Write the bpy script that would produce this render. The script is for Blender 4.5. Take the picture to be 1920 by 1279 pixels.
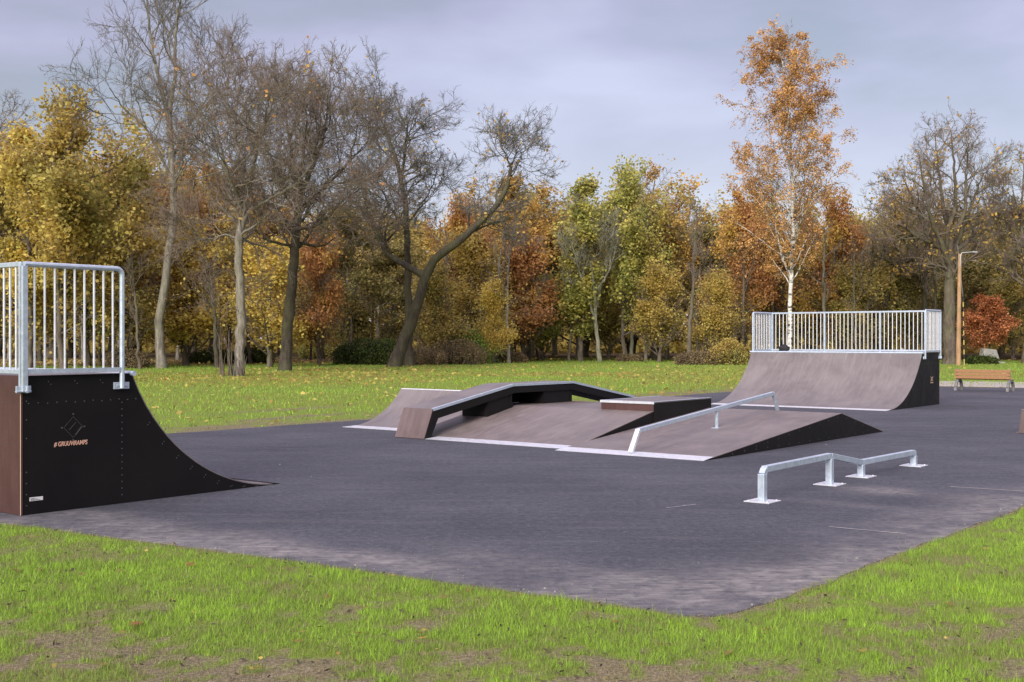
import bpy, math, random
import numpy as np
R = math.radians
random.seed(7)
for o in list(bpy.data.objects): bpy.data.objects.remove(o)
SC = bpy.context.scene
COL = SC.collection

# ------------------------------------------------------------------ camera
CAMH, FPX, HOR = 1.9, 2240.0, 635.0          # measured: eye height, focal length in photo pixels, horizon row
cd = bpy.data.cameras.new('camera'); cam = bpy.data.objects.new('camera', cd); COL.objects.link(cam)
cd.sensor_width = 36; cd.lens = FPX/1920*36; cd.clip_start = .1; cd.clip_end = 6000
cam.location = (0, 0, CAMH); cam.rotation_euler = (R(90) - math.atan((639.5-HOR)/FPX), 0, 0)
SC.camera = cam
SC.render.resolution_x = 1024; SC.render.resolution_y = 682

# ------------------------------------------------------------------ light
SUN_EL, SUN_AZ = R(27), R(203)               # azimuth clockwise from +Y: behind the camera and to the left
W = bpy.data.worlds.new('World'); SC.world = W; W.use_nodes = True
nt = W.node_tree; nt.nodes.clear(); N = nt.nodes; L = nt.links
def wn(t, **k):
    n = N.new(t)
    for a, v in k.items(): setattr(n, a, v)
    return n
out = wn('ShaderNodeOutputWorld')
sky = wn('ShaderNodeTexSky', sky_type='NISHITA'); sky.sun_disc = False; sky.sun_elevation = SUN_EL; sky.sun_rotation = SUN_AZ
b1 = wn('ShaderNodeBackground'); b1.inputs[1].default_value = .05; L.new(sky.outputs[0], b1.inputs[0])
tc = wn('ShaderNodeTexCoord'); sep = wn('ShaderNodeSeparateXYZ'); L.new(tc.outputs['Generated'], sep.inputs[0])
mp = wn('ShaderNodeMapping'); mp.inputs['Scale'].default_value = (1.0, 1.0, 3.0); mp.inputs['Location'].default_value = (7.7, 3.3, .2)
L.new(tc.outputs['Generated'], mp.inputs[0])
n1 = wn('ShaderNodeTexNoise'); n1.inputs['Scale'].default_value = 3.0; n1.inputs['Detail'].default_value = 5; n1.inputs['Roughness'].default_value = .5; n1.inputs['Distortion'].default_value = .15
L.new(mp.outputs[0], n1.inputs['Vector'])
ramp = wn('ShaderNodeValToRGB'); L.new(n1.outputs[0], ramp.inputs[0])
cr = ramp.color_ramp; cr.elements[0].position = .36; cr.elements[0].color = (.175, .15, .165, 1)
cr.elements[1].position = .64; cr.elements[1].color = (.325, .29, .36, 1)
e = cr.elements.new(.5); e.color = (.25, .20, .265, 1)
# paler band low over the trees
mr = wn('ShaderNodeMapRange'); mr.inputs['From Min'].default_value = .04; mr.inputs['From Max'].default_value = .17
mr.inputs['To Min'].default_value = .7; mr.inputs['To Max'].default_value = 0; L.new(sep.outputs[2], mr.inputs[0])
mix = wn('ShaderNodeMix', data_type='RGBA'); L.new(mr.outputs[0], mix.inputs['Factor']); L.new(ramp.outputs[0], mix.inputs['A']); mix.inputs['B'].default_value = (.27, .24, .31, 1)
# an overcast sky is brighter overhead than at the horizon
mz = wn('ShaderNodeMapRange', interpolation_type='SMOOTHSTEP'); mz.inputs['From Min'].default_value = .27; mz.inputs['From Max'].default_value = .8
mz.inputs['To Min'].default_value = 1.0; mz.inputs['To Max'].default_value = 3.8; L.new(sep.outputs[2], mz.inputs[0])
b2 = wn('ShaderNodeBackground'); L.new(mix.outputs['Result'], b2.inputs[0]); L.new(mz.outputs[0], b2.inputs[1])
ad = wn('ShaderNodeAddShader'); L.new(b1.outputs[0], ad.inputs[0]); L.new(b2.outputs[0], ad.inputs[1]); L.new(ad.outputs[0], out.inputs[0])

sd = bpy.data.lights.new('sun', 'SUN'); sd.energy = 3.9; sd.angle = R(30); sd.color = (1, .95, .87)
sun = bpy.data.objects.new('sun', sd); COL.objects.link(sun)
sun.rotation_euler = (R(90)-SUN_EL, 0, -SUN_AZ + math.pi)
SC.view_settings.view_transform = 'Standard'; SC.view_settings.look = 'None'; SC.view_settings.exposure = 0.4; SC.view_settings.gamma = 1

# ------------------------------------------------------------------ helpers
def gp(px, py):
    Y = CAMH*FPX/(py-HOR); return ((px-960)/FPX*Y, Y)
def at(px, py, Y): return ((px-960)/FPX*Y, Y, CAMH-(py-HOR)/FPX*Y)
def px_of(p): return (960+FPX*p[0]/p[1], HOR+FPX*(CAMH-p[2])/p[1])

def tag(o, label=None, cat=None, group=None, kind=None):
    if label: o['label'] = label
    if cat: o['category'] = cat
    if group: o['group'] = group
    if kind: o['kind'] = kind
    return o
def thing(name, label, cat, loc=(0, 0, 0), rz=0, group=None):
    o = bpy.data.objects.new(name, None); o.empty_display_size = .3; COL.objects.link(o)
    o.location = loc; o.rotation_euler = (0, 0, rz)
    return tag(o, label, cat, group)

def np_mesh(name, V, F, mats, parent=None, smooth=False, fattr=None, vattr=None, mi=None):
    me = bpy.data.meshes.new(name)
    V = np.asarray(V, dtype=np.float32).reshape(-1, 3); F = np.asarray(F, dtype=np.int32); n, k = F.shape
    me.vertices.add(len(V)); me.vertices.foreach_set('co', V.ravel())
    me.loops.add(n*k); me.loops.foreach_set('vertex_index', F.ravel())
    me.polygons.add(n); me.polygons.foreach_set('loop_start', np.arange(0, n*k, k, dtype=np.int32))
    if smooth: me.polygons.foreach_set('use_smooth', np.ones(n, dtype=bool))
    if mi is not None: me.polygons.foreach_set('material_index', np.asarray(mi, dtype=np.int32))
    me.update(calc_edges=True)
    for dom, d in (('FACE', fattr), ('POINT', vattr)):
        for a, v in (d or {}).items():
            at_ = me.attributes.new(a, 'FLOAT', dom); at_.data.foreach_set('value', np.asarray(v, dtype=np.float32))
    for m in (mats if isinstance(mats, (list, tuple)) else [mats]): me.materials.append(m)
    o = bpy.data.objects.new(name, me); COL.objects.link(o)
    if parent: o.parent = parent
    return o

class MB:
    """collects polygons for one mesh"""
    def __init__(s): s.v = []; s.f = []; s.m = []
    def add(s, vs, fs, m=0):
        b = len(s.v); s.v += [tuple(p) for p in vs]; s.f += [tuple(b+i for i in f) for f in fs]; s.m += [m]*len(fs)
    def box(s, x0, x1, y0, y1, z0, z1, m=0):
        s.add([(x0,y0,z0),(x1,y0,z0),(x1,y1,z0),(x0,y1,z0),(x0,y0,z1),(x1,y0,z1),(x1,y1,z1),(x0,y1,z1)],
              [(0,3,2,1),(4,5,6,7),(0,1,5,4),(1,2,6,5),(2,3,7,6),(3,0,4,7)], m)
    def prism(s, prof, y0, y1, m=0):
        """profile of (x, z) points, extruded along y"""
        n = len(prof)
        s.add([(x, y0, z) for x, z in prof] + [(x, y1, z) for x, z in prof],
              [tuple(range(n)), tuple(range(2*n-1, n-1, -1))] + [((i+1) % n, i, n+i, n+(i+1) % n) for i in range(n)], m)
    def sheet(s, line, y0, y1, t, m=0):
        """a board of thickness t laid on the polyline of (x, z) points"""
        nl = []
        for i, (x, z) in enumerate(line):
            a = line[max(i-1, 0)]; b = line[min(i+1, len(line)-1)]
            dx, dz = b[0]-a[0], b[1]-a[1]; l = math.hypot(dx, dz) or 1
            nl.append((x-dz/l*t, z+dx/l*t))
        n = len(line); vs = []
        for i in range(n): vs += [(line[i][0], y0, line[i][1]), (line[i][0], y1, line[i][1]), (nl[i][0], y1, nl[i][1]), (nl[i][0], y0, nl[i][1])]
        fs = [(0,1,2,3), (4*n-1, 4*n-2, 4*n-3, 4*n-4)]
        for i in range(n-1):
            a = 4*i; c = a+4
            fs += [(a+1, a, c, c+1), (a+2, a+1, c+1, c+2), (a+3, a+2, c+2, c+3), (a, a+3, c+3, c)]
        s.add(vs, fs, m)
    def bar(s, p, q, w, h, m=0, up=(0, 0, 1)):
        from mathutils import Vector as Ve
        p = Ve(p); q = Ve(q); d = (q-p).normalized(); u = Ve(up)
        if abs(d.dot(u)) > .95: u = Ve((1, 0, 0))
        a = d.cross(u).normalized(); b = a.cross(d).normalized()
        vs = [p+a*i*w/2+b*j*h/2 for i, j in ((-1,-1),(1,-1),(1,1),(-1,1))] + [q+a*i*w/2+b*j*h/2 for i, j in ((-1,-1),(1,-1),(1,1),(-1,1))]
        s.add(vs, [(0,1,2,3),(7,6,5,4),(1,0,4,5),(2,1,5,6),(3,2,6,7),(0,3,7,4)], m)
    def tube(s, pts, rad, n=8, m=0, cap=True):
        from mathutils import Vector as Ve
        pts = [Ve(p) for p in pts]; rs = rad if isinstance(rad, (list, tuple)) else [rad]*len(pts)
        rings = []; a = None
        for i, p in enumerate(pts):
            d = (pts[min(i+1, len(pts)-1)]-pts[max(i-1, 0)]).normalized()
            if a is None: a = d.cross(Ve((0, 0, 1)) if abs(d.z) < .9 else Ve((1, 0, 0))).normalized()
            a = (a - d*a.dot(d)).normalized(); b = d.cross(a)
            rings.append([p + (a*math.cos(2*math.pi*k/n)+b*math.sin(2*math.pi*k/n))*rs[i] for k in range(n)])
        vs = [v for r in rings for v in r]; fs = []
        for i in range(len(pts)-1):
            for k in range(n): fs.append((i*n+k, i*n+(k+1) % n, (i+1)*n+(k+1) % n, (i+1)*n+k))
        if cap: fs += [tuple(range(n-1, -1, -1)), tuple(range((len(pts)-1)*n, len(pts)*n))]
        s.add(vs, fs, m)
    def build(s, name, mats, parent=None, bevel=0, smooth=False):
        me = bpy.data.meshes.new(name); me.from_pydata(s.v, [], s.f); me.update()
        for m in (mats if isinstance(mats, (list, tuple)) else [mats]): me.materials.append(m)
        me.polygons.foreach_set('material_index', s.m)
        import bmesh
        bm = bmesh.new(); bm.from_mesh(me); bmesh.ops.recalc_face_normals(bm, faces=bm.faces); bm.to_mesh(me); bm.free()
        if smooth:
            me.polygons.foreach_set('use_smooth', [True]*len(me.polygons))
            me.set_sharp_from_angle(angle=R(35))
        o = bpy.data.objects.new(name, me); COL.objects.link(o)
        if parent: o.parent = parent
        if bevel:
            b = o.modifiers.new('bevel', 'BEVEL'); b.width = bevel; b.segments = 2; b.limit_method = 'ANGLE'; b.angle_limit = R(40)
        return o

# numpy value noise
def _hash(i, j, s):
    h = (i.astype(np.int64)*374761393 + j.astype(np.int64)*668265263 + s*974711) & 0x7fffffff
    h = ((h ^ (h >> 13))*1274126177) & 0x7fffffff
    return ((h ^ (h >> 16)) & 0xffff)/65535.0
def vnoise(x, y, s=0):
    i = np.floor(x); j = np.floor(y); fx = x-i; fy = y-j; fx = fx*fx*(3-2*fx); fy = fy*fy*(3-2*fy)
    i = i.astype(np.int64); j = j.astype(np.int64)
    return (_hash(i,j,s)*(1-fx)+_hash(i+1,j,s)*fx)*(1-fy) + (_hash(i,j+1,s)*(1-fx)+_hash(i+1,j+1,s)*fx)*fy
def fbm(x, y, f=1.0, o=4, s=0):
    x = np.asarray(x, float); y = np.asarray(y, float); a = 0; w = .5; t = 0
    for k in range(o):
        a = a + w*vnoise(x*f+17.3*k, y*f-9.1*k, s+k); t += w; w *= .5; f *= 2.03
    return a/t
def sstep(a, b, x):
    t = np.clip((x-a)/(b-a), 0, 1); return t*t*(3-2*t)

# ------------------------------------------------------------------ materials
def mat(name, base=(.5, .5, .5), rough=.6, metal=0, spec=.5):
    m = bpy.data.materials.new(name); m.use_nodes = True; b = m.node_tree.nodes['Principled BSDF']
    b.inputs['Base Color'].default_value = (*base, 1); b.inputs['Roughness'].default_value = rough; b.inputs['Metallic'].default_value = metal
    b.inputs['Specular IOR Level'].default_value = spec
    return m
class NG:
    def __init__(s, m): s.t = m.node_tree; s.b = s.t.nodes['Principled BSDF']
    def n(s, t, **k):
        x = s.t.nodes.new(t)
        for a, v in k.items():
            if a.startswith('i_'): x.inputs[a[2:].replace('_', ' ')].default_value = v
            else: setattr(x, a, v)
        return x
    def l(s, a, b): s.t.links.new(a, b)
    def coord(s, scale=(1, 1, 1), kind='Object', rot=(0, 0, 0)):
        c = s.n('ShaderNodeTexCoord'); m = s.n('ShaderNodeMapping'); m.inputs['Scale'].default_value = scale; m.inputs['Rotation'].default_value = rot
        s.l(c.outputs[kind], m.inputs[0]); return m.outputs[0]
    def noise(s, v, scale, detail=4, rough=.55, dist=0):
        x = s.n('ShaderNodeTexNoise'); x.inputs['Scale'].default_value = scale; x.inputs['Detail'].default_value = detail
        x.inputs['Roughness'].default_value = rough; x.inputs['Distortion'].default_value = dist
        if v is not None: s.l(v, x.inputs['Vector'])
        return x.outputs[0]
    def ramp(s, f, stops):
        x = s.n('ShaderNodeValToRGB'); e = x.color_ramp.elements
        while len(e) < len(stops): e.new(.5)
        for k, (p, c) in enumerate(stops): e[k].position = p; e[k].color = (*c, 1) if len(c) == 3 else c
        s.l(f, x.inputs[0]); return x.outputs[0]
    def mix(s, f, a, b, mode='MIX'):
        x = s.n('ShaderNodeMix', data_type='RGBA', blend_type=mode)
        for sock, v in (('Factor', f), ('A', a), ('B', b)):
            i = x.inputs[sock] if sock == 'Factor' else [q for q in x.inputs if q.name == sock and q.type == 'RGBA'][0]
            if isinstance(v, (int, float)): i.default_value = v
            elif isinstance(v, tuple): i.default_value = (*v, 1)
            else: s.l(v, i)
        return [q for q in x.outputs if q.type == 'RGBA'][0]
    def math(s, op, a, b=0):
        x = s.n('ShaderNodeMath', operation=op)
        for i, v in enumerate((a, b)):
            if isinstance(v, (int, float)): x.inputs[i].default_value = v
            else: s.l(v, x.inputs[i])
        return x.outputs[0]
    def attr(s, name):
        x = s.n('ShaderNodeAttribute', attribute_name=name); return x.outputs['Fac']
    def bump(s, h, strength=.3, dist=.01):
        x = s.n('ShaderNodeBump'); x.inputs['Strength'].default_value = strength; x.inputs['Distance'].default_value = dist
        s.l(h, x.inputs['Height']); s.l(x.outputs[0], s.b.inputs['Normal'])
    def col(s, c): s.l(c, s.b.inputs['Base Color'])
    def rough(s, c): s.l(c, s.b.inputs['Roughness'])

def m_asphalt():
    m = mat('asphalt', rough=.85, spec=.25); g = NG(m); v = g.coord()
    big = g.noise(v, .35, 5, .6); mid = g.noise(v, 3.5, 4, .6, .5); fine = g.noise(v, 55, 4, .8)
    fine = g.math('ADD', g.math('MULTIPLY', fine, .6), g.math('MULTIPLY', g.noise(v, 14, 4, .75), .4))
    base = g.ramp(fine, [(.38, (.026, .027, .033)), (.52, (.054, .057, .070)), (.68, (.15, .152, .165))])
    tone = g.ramp(big, [(.3, (.72, .72, .74)), (.7, (1.22, 1.2, 1.2))])
    c = g.mix(1.0, base, tone, 'MULTIPLY')
    st = g.noise(g.coord((.35, 2.2, 1), rot=(0, 0, R(12))), 1.6, 5, .62, .7)
    c = g.mix(g.math('MULTIPLY', g.ramp(st, [(.52, (0, 0, 0)), (.72, (1, 1, 1))]), .28), c, (.115, .108, .108))
    dn = g.ramp(g.noise(v, 7, 5, .7, .6), [(.3, (.15, .15, .15)), (.62, (1, 1, 1))])
    f = g.math('MULTIPLY', g.attr('dust'), dn)
    c = g.mix(f, c, g.ramp(g.noise(g.coord((1, 5, 1), rot=(0, 0, R(20))), 3, 5, .7, .5), [(.3, (.11, .107, .108)), (.7, (.30, .275, .255))]))
    # scattered grit
    vo = g.n('ShaderNodeTexVoronoi', feature='F1'); vo.inputs['Scale'].default_value = 5.5; g.l(v, vo.inputs['Vector'])
    d = g.ramp(vo.outputs['Distance'], [(.03, (1, 1, 1)), (.05, (0, 0, 0))])
    c = g.mix(g.math('MULTIPLY', d, g.ramp(mid, [(.5, (0, 0, 0)), (.56, (.8, .8, .8))])), c, (.3, .28, .25))
    g.col(c); g.rough(g.ramp(mid, [(.3, (.68,)*3), (.7, (.9,)*3)])); g.bump(fine, .5, .006)
    return m
def m_ply(name, a, b, rough=.5, wear=.5, scale=1.0):
    """film-faced plywood, scuffed along the ride direction"""
    m = mat(name, rough=rough, spec=.45); g = NG(m)
    v = g.coord((1, 1, 1)); s = g.coord((.6, 3.5, .6))
    n1 = g.noise(v, 1.1*scale, 5, .6, .3); n2 = g.noise(s, 3.0*scale, 6, .65, .5); n3 = g.noise(v, 60, 2, .6)
    c = g.ramp(n1, [(.3, a), (.7, b)])
    c = g.mix(g.math('MULTIPLY', g.ramp(n2, [(.45, (0, 0, 0)), (.75, (1, 1, 1))]), wear), c, tuple(min(1, x*1.45) for x in b))
    c = g.mix(g.math('MULTIPLY', g.ramp(g.noise(v, 2.6, 6, .7, 1.2), [(.3, (1, 1, 1)), (.42, (0, 0, 0))]), wear*.6), c, tuple(x*.72 for x in a))
    c = g.mix(.35, c, g.ramp(n3, [(.3, (.45, .45, .45)), (.7, (.62, .62, .62))]), 'OVERLAY')
    g.col(c); g.rough(g.ramp(n2, [(.3, (rough-.07,)*3), (.7, (rough+.12,)*3)])); g.bump(n3, .12, .002)
    return m
def m_steel(name='galvanised_steel', a=(.36, .43, .50), b=(.55, .62, .70)):
    m = mat(name, rough=.42, metal=.55, spec=.5); g = NG(m); v = g.coord()
    n = g.noise(v, 16, 4, .6, .3); c = g.ramp(n, [(.25, a), (.75, b)]); g.col(c)
    g.rough(g.ramp(g.noise(v, 9, 4), [(.3, (.35,)*3), (.7, (.55,)*3)])); return m
def m_bark(name, a, b, vs=7, bump=.6):
    m = mat(name, rough=.9, spec=.15); g = NG(m); v = g.coord((vs, vs, vs*.22))
    n = g.noise(v, 1, 6, .7, .4); k = g.noise(g.coord(), .9, 4, .6)
    c = g.mix(g.ramp(k, [(.42, (0, 0, 0)), (.7, (.45,)*3)]), g.ramp(n, [(.35, a), (.65, b)]), (.12, .13, .055))
    g.col(c); g.bump(n, bump, .05); return m
def m_birch():
    m = mat('birch_bark', rough=.75, spec=.2); g = NG(m); v = g.coord((1.1, 1.1, 4.2))
    n = g.noise(v, 1, 5, .65, .6)
    z = g.n('ShaderNodeSeparateXYZ'); c0 = g.n('ShaderNodeTexCoord'); g.l(c0.outputs['Object'], z.inputs[0])
    white = g.ramp(n, [(.40, (.035, .03, .026)), (.50, (.50, .48, .44)), (.7, (.70, .68, .63))])
    g.col(white); g.bump(n, .4, .02); return m
def m_leaf(name, stops, trans=.3, drift=None):
    m = mat(name, rough=.6, spec=.25); g = NG(m)
    cl = g.noise(g.coord((1, 1, 1)), .5, 3, .6)
    f = g.math('ADD', g.math('MULTIPLY', g.attr('rnd'), .55), g.math('MULTIPLY', g.ramp(cl, [(.3, (0, 0, 0)), (.7, (1, 1, 1))]), .45))
    c = g.ramp(f, stops)
    if drift:
        d_ = g.ramp(g.noise(g.coord((1, 1, .7)), .33, 3, .6), [(.46, (0, 0, 0)), (.62, (.75,)*3)]); c = g.mix(d_, c, g.ramp(g.attr('rnd'), [(0, tuple(x*.45 for x in drift)), (.5, drift), (1, tuple(min(.85, x*1.5) for x in drift))]))
    g.col(c)
    t = g.n('ShaderNodeBsdfTranslucent'); g.l(c, t.inputs[0]); mx = g.n('ShaderNodeMixShader'); mx.inputs[0].default_value = trans
    g.l(g.b.outputs[0], mx.inputs[1]); g.l(t.outputs[0], mx.inputs[2])
    o = [x for x in g.t.nodes if x.type == 'OUTPUT_MATERIAL'][0]; g.l(mx.outputs[0], o.inputs[0]); return m
M = {}
M['asphalt'] = m_asphalt()
M['ride'] = m_ply('ramp_plywood', (.095, .081, .081), (.152, .133, .131), .5, .5)
M['ride_warm'] = m_ply('ramp_plywood_warm', (.095, .077, .073), (.152, .125, .117), .45, .6)
M['black'] = m_ply('black_plywood', (.005, .0045, .0045), (.009, .0075, .0075), .55, .12); M['black'].node_tree.nodes['Principled BSDF'].inputs['Specular IOR Level'].default_value = .16
M['maroon'] = m_ply('maroon_plywood', (.042, .017, .015), (.068, .030, .026), .5, .25)
M['face'] = m_ply('brown_plywood', (.075, .05, .048), (.115, .082, .080), .5, .4)
M['edge'] = mat('plywood_edge', (.42, .29, .2), .7)
M['steel'] = m_steel(); M['plate'] = m_steel('steel_plate', (.56, .58, .62), (.72, .73, .76))
M['screw'] = mat('screw_head', (.10, .10, .105), .5, .5)
M['letter'] = mat('cut_lettering', (.62, .36, .26), .6)
M['emblem'] = mat('emblem_grey', (.05, .05, .052), .5)
M['sticker'] = mat('sticker_white', (.6, .6, .58), .5)
M['bark_grey'] = m_bark('bark_grey', (0.100, 0.088, 0.072), (0.270, 0.245, 0.210))
M['bark_brown'] = m_bark('bark_brown', (0.054, 0.042, 0.033), (0.156, 0.127, 0.103))
M['bark_dark'] = m_bark('bark_dark', (0.029, 0.025, 0.019), (0.083, 0.068, 0.054))
M['bark_pale'] = m_bark('bark_pale', (0.133, 0.128, 0.092), (0.306, 0.296, 0.230))
M['twig_brown'] = m_bark('twig_brown', (0.119, 0.089, 0.073), (0.226, 0.179, 0.149), 3, .1)
M['twig_grey'] = m_bark('twig_grey', (0.092, 0.085, 0.078), (0.185, 0.169, 0.158), 3, .1)
M['birch'] = m_birch()
LEAF = {
 'yellow': m_leaf('leaf_yellow', [(.15, (0.376, 0.250, 0.069)), (.5, (0.722, 0.525, 0.130)), (.85, (0.722, 0.697, 0.183))], .5, (0.512, 0.439, 0.115)),
 'gold': m_leaf('leaf_gold', [(.15, (0.213, 0.169, 0.058)), (.5, (0.525, 0.376, 0.107)), (.85, (0.722, 0.600, 0.161))], .5, (0.317, 0.317, 0.094)),
 'olive': m_leaf('leaf_olive', [(.15, (0.163, 0.150, 0.054)), (.5, (0.376, 0.319, 0.099)), (.85, (0.688, 0.537, 0.154))], .5, (0.512, 0.354, 0.106)),
 'dark': m_leaf('leaf_dark_olive', [(.15, (0.115, 0.110, 0.050)), (.5, (0.275, 0.244, 0.087)), (.85, (0.518, 0.427, 0.141))], .5, (0.342, 0.256, 0.088)),
 'green': m_leaf('leaf_yellow_green', [(.15, (0.163, 0.181, 0.057)), (.5, (0.376, 0.388, 0.105)), (.85, (0.688, 0.625, 0.162))], .5, (0.561, 0.464, 0.125)),
 'orange': m_leaf('leaf_orange', [(.15, (0.24, 0.125, 0.055)), (.5, (0.47, 0.235, 0.09)), (.85, (0.7, 0.4, 0.17))], .5, (0.586, 0.419, 0.080)),
 'rust': m_leaf('leaf_rust', [(.15, (0.229, 0.158, 0.052)), (.5, (0.504, 0.341, 0.098)), (.85, (0.793, 0.524, 0.140))], .5, (0.488, 0.305, 0.067)),
 'birch': m_leaf('leaf_birch', [(.15, (.26, .14, .05)), (.5, (.54, .295, .09)), (.85, (.76, .46, .18))], .38),
 'red': m_leaf('leaf_copper', [(.15, (0.19, 0.07, 0.03)), (.5, (0.42, 0.15, 0.06)), (.85, (0.62, 0.27, 0.11))], .38),
 'shrub': m_leaf('leaf_shrub', [(.15, (0.015, 0.027, 0.007)), (.5, (0.044, 0.069, 0.015)), (.85, (0.112, 0.138, 0.028))]),
 'bright': m_leaf('leaf_green', [(.15, (0.072, 0.131, 0.022)), (.5, (0.145, 0.261, 0.032)), (.85, (0.290, 0.435, 0.065))]),
 'twiggy': m_leaf('twig_shrub', [(.15, (0.061, 0.044, 0.029)), (.5, (0.146, 0.107, 0.056)), (.85, (0.293, 0.213, 0.091))], .05),
}

# ------------------------------------------------------------------ ground
UX, UY = .618, .786
ANG = math.atan2(UY, UX)
u = np.array([UX, UY]); v = np.array([-UY, UX])
c_near = np.array([1.36, 8.14]); dl = np.array([-.845, .535]); fl = np.array([-3.8, 27.5])
# pad polygon, from the near corner round
pad = [tuple(c_near), tuple(c_near+np.array([.63, .776])*46.5), (17.0, 47.6), (10.5, 47.6+5.0), tuple(fl+u*17.5), tuple(fl), (-6.76, 24.05), (-12.7, 17.05)]
pad = [(.95, 8.42), (1.18, 8.22), (1.36, 8.17), (1.56, 8.27), (1.85, 8.60), (24.2, 36.3), (27.5, 41.2), (17.3, 47.2), (13.0, 49.6), (-3.8, 27.5), (-6.76, 24.0), (-12.7, 17.0)]
def pad_sd(x, y):
    """signed distance to the pad's edge, negative inside"""
    x = np.asarray(x, float); y = np.asarray(y, float); d = np.full(x.shape, 1e9); ins = np.zeros(x.shape, bool)
    for i in range(len(pad)):
        ax, ay = pad[i]; bx, by = pad[(i+1) % len(pad)]; ex, ey = bx-ax, by-ay
        t = np.clip(((x-ax)*ex+(y-ay)*ey)/(ex*ex+ey*ey), 0, 1); d = np.minimum(d, np.hypot(x-ax-t*ex, y-ay-t*ey))
        c = ((ay > y) != (by > y)) & (x < (bx-ax)*(y-ay)/((by-ay) if by != ay else 1e-9)+ax); ins ^= c
    return np.where(ins, -d, d)
def blob0(x, y, cx, cy, ru, rv):
    dx, dy = x-cx, y-cy; a = (dx*UX+dy*UY)/ru; b = (-dx*UY+dy*UX)/rv; return np.exp(-(a*a+b*b))
def grassy(x, y):
    """how thick the grass stands, 0 to 1"""
    d = pad_sd(x, y)
    n = fbm(x, y*1.6, .75, 4, 3); n2 = fbm(x, y, 3.3, 3, 11)
    near = .18+.82*sstep(.36, .57, n*.30+n2*.35+.35*fbm(x, y, 10, 2, 13))
    # worn soil towards the photographer's feet
    near = near*(1-.75*sstep(8.0, 6.4, y+.25*(x-0)*0)*sstep(3.2, 1.5, np.abs(x+1.5)-0.0)) if False else near
    worn = sstep(8.4, 7.0, y + .9*fbm(x, y, .6, 2, 8)) * (.25+.75*sstep(-.6, -1.6, x)) * .4 * sstep(.4, .6, fbm(x, y, 1.8, 4, 18)+.05)
    far = .78+.22*sstep(.35, .55, n)
    g = near*(1-sstep(13, 22, y))+far*sstep(13, 22, y)
    g = np.clip(g+.30*sstep(7.6, 9.5, y)*(1-sstep(13, 22, y)) - worn, 0.04, 1)
    rim = sstep(2.6, .3, d + 2.2*(fbm(x, y, .5, 3, 71)-.5))*sstep(17, 22, y)*.75
    rut = blob0(x, y, -4.9, 29.6, 2.2, .35) + blob0(x, y, -6.2, 32.0, 2.6, .4)
    g = g*(1-np.clip(rim+.8*rut, 0, .9)*sstep(.35, .55, n2+.12))
    return g*sstep(-.10, -.02+.30*n2, d)
def lawnlit(x, y):
    """fallen leaves lying on the lawn, denser under the trees"""
    p = sstep(.42, .62, fbm(x, y, .11, 3, 21))
    strip = sstep(44, 56, y)*sstep(92, 70, y)*sstep(.34, .5, fbm(x*.5, y, .16, 3, 5))
    wood = sstep(0, 8, y - woodline(x))
    return np.clip(.14*p*sstep(18, 40, y) + .6*strip*sstep(30, 5, np.abs(x+6)) + .95*wood, 0, 1)
def woodline(x):
    x = np.asarray(x, float)
    return np.interp(x, [-60, -22, -14, -4, 8, 20, 34, 60], [70, 84, 92, 104, 118, 104, 108, 90]) + 5*(fbm(x, x*0, .2, 2, 2)-.5)
def gz(x, y):
    d = pad_sd(x, y)
    z = .05*(fbm(x, y, .5, 4, 31)-.5)+.02*(fbm(x, y, 6, 2, 37)-.5)
    return np.where(d < -.06, -.05, -.006 + z*sstep(.05, 1.0, d)) 

def lines(segs):
    r = []
    for a, b, s0, s1 in segs:
        p = a
        while p < b:
            r.append(p); p += s0+(s1-s0)*(p-a)/(b-a)
    r.append(segs[-1][1]); return np.array(r)
gx = lines([(-2500, -300, 500, 200), (-300, -60, 60, 10), (-60, -14, 2.4, .6), (-14, -7, .5, .1), (-7, 9, .075, .075), (9, 18, .1, .5), (18, 70, .6, 2.4), (70, 300, 10, 60), (300, 2500, 200, 500)])
gy = lines([(-600, -20, 200, 20), (-20, 4, 4, .3), (4, 15.5, .075, .075), (15.5, 30, .1, .3), (30, 130, .35, 1.5), (130, 400, 5, 80), (400, 4000, 200, 900)])
GX, GY = np.meshgrid(gx, gy); nx, ny = len(gx), len(gy)
V = np.stack([GX, GY, gz(GX, GY)], -1).reshape(-1, 3)
i, j = np.meshgrid(np.arange(nx-1), np.arange(ny-1)); a = (j*nx+i).ravel(); F = np.stack([a, a+1, a+nx+1, a+nx], -1)
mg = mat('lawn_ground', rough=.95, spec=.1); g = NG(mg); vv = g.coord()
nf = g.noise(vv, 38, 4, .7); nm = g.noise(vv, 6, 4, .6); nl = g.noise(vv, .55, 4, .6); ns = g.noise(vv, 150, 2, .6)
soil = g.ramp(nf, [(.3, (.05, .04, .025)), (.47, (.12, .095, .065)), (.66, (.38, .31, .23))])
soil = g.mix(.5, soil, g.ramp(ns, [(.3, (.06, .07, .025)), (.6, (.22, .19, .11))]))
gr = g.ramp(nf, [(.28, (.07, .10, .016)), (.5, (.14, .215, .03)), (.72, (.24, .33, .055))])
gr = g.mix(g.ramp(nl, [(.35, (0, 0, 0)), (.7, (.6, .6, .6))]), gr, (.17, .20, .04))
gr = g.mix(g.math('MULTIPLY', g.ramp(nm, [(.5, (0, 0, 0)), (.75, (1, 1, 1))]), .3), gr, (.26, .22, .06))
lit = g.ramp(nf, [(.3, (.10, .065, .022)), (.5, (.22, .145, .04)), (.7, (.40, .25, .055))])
dark = g.ramp(nm, [(.3, (.035, .028, .016)), (.7, (.12, .085, .035))])
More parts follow.
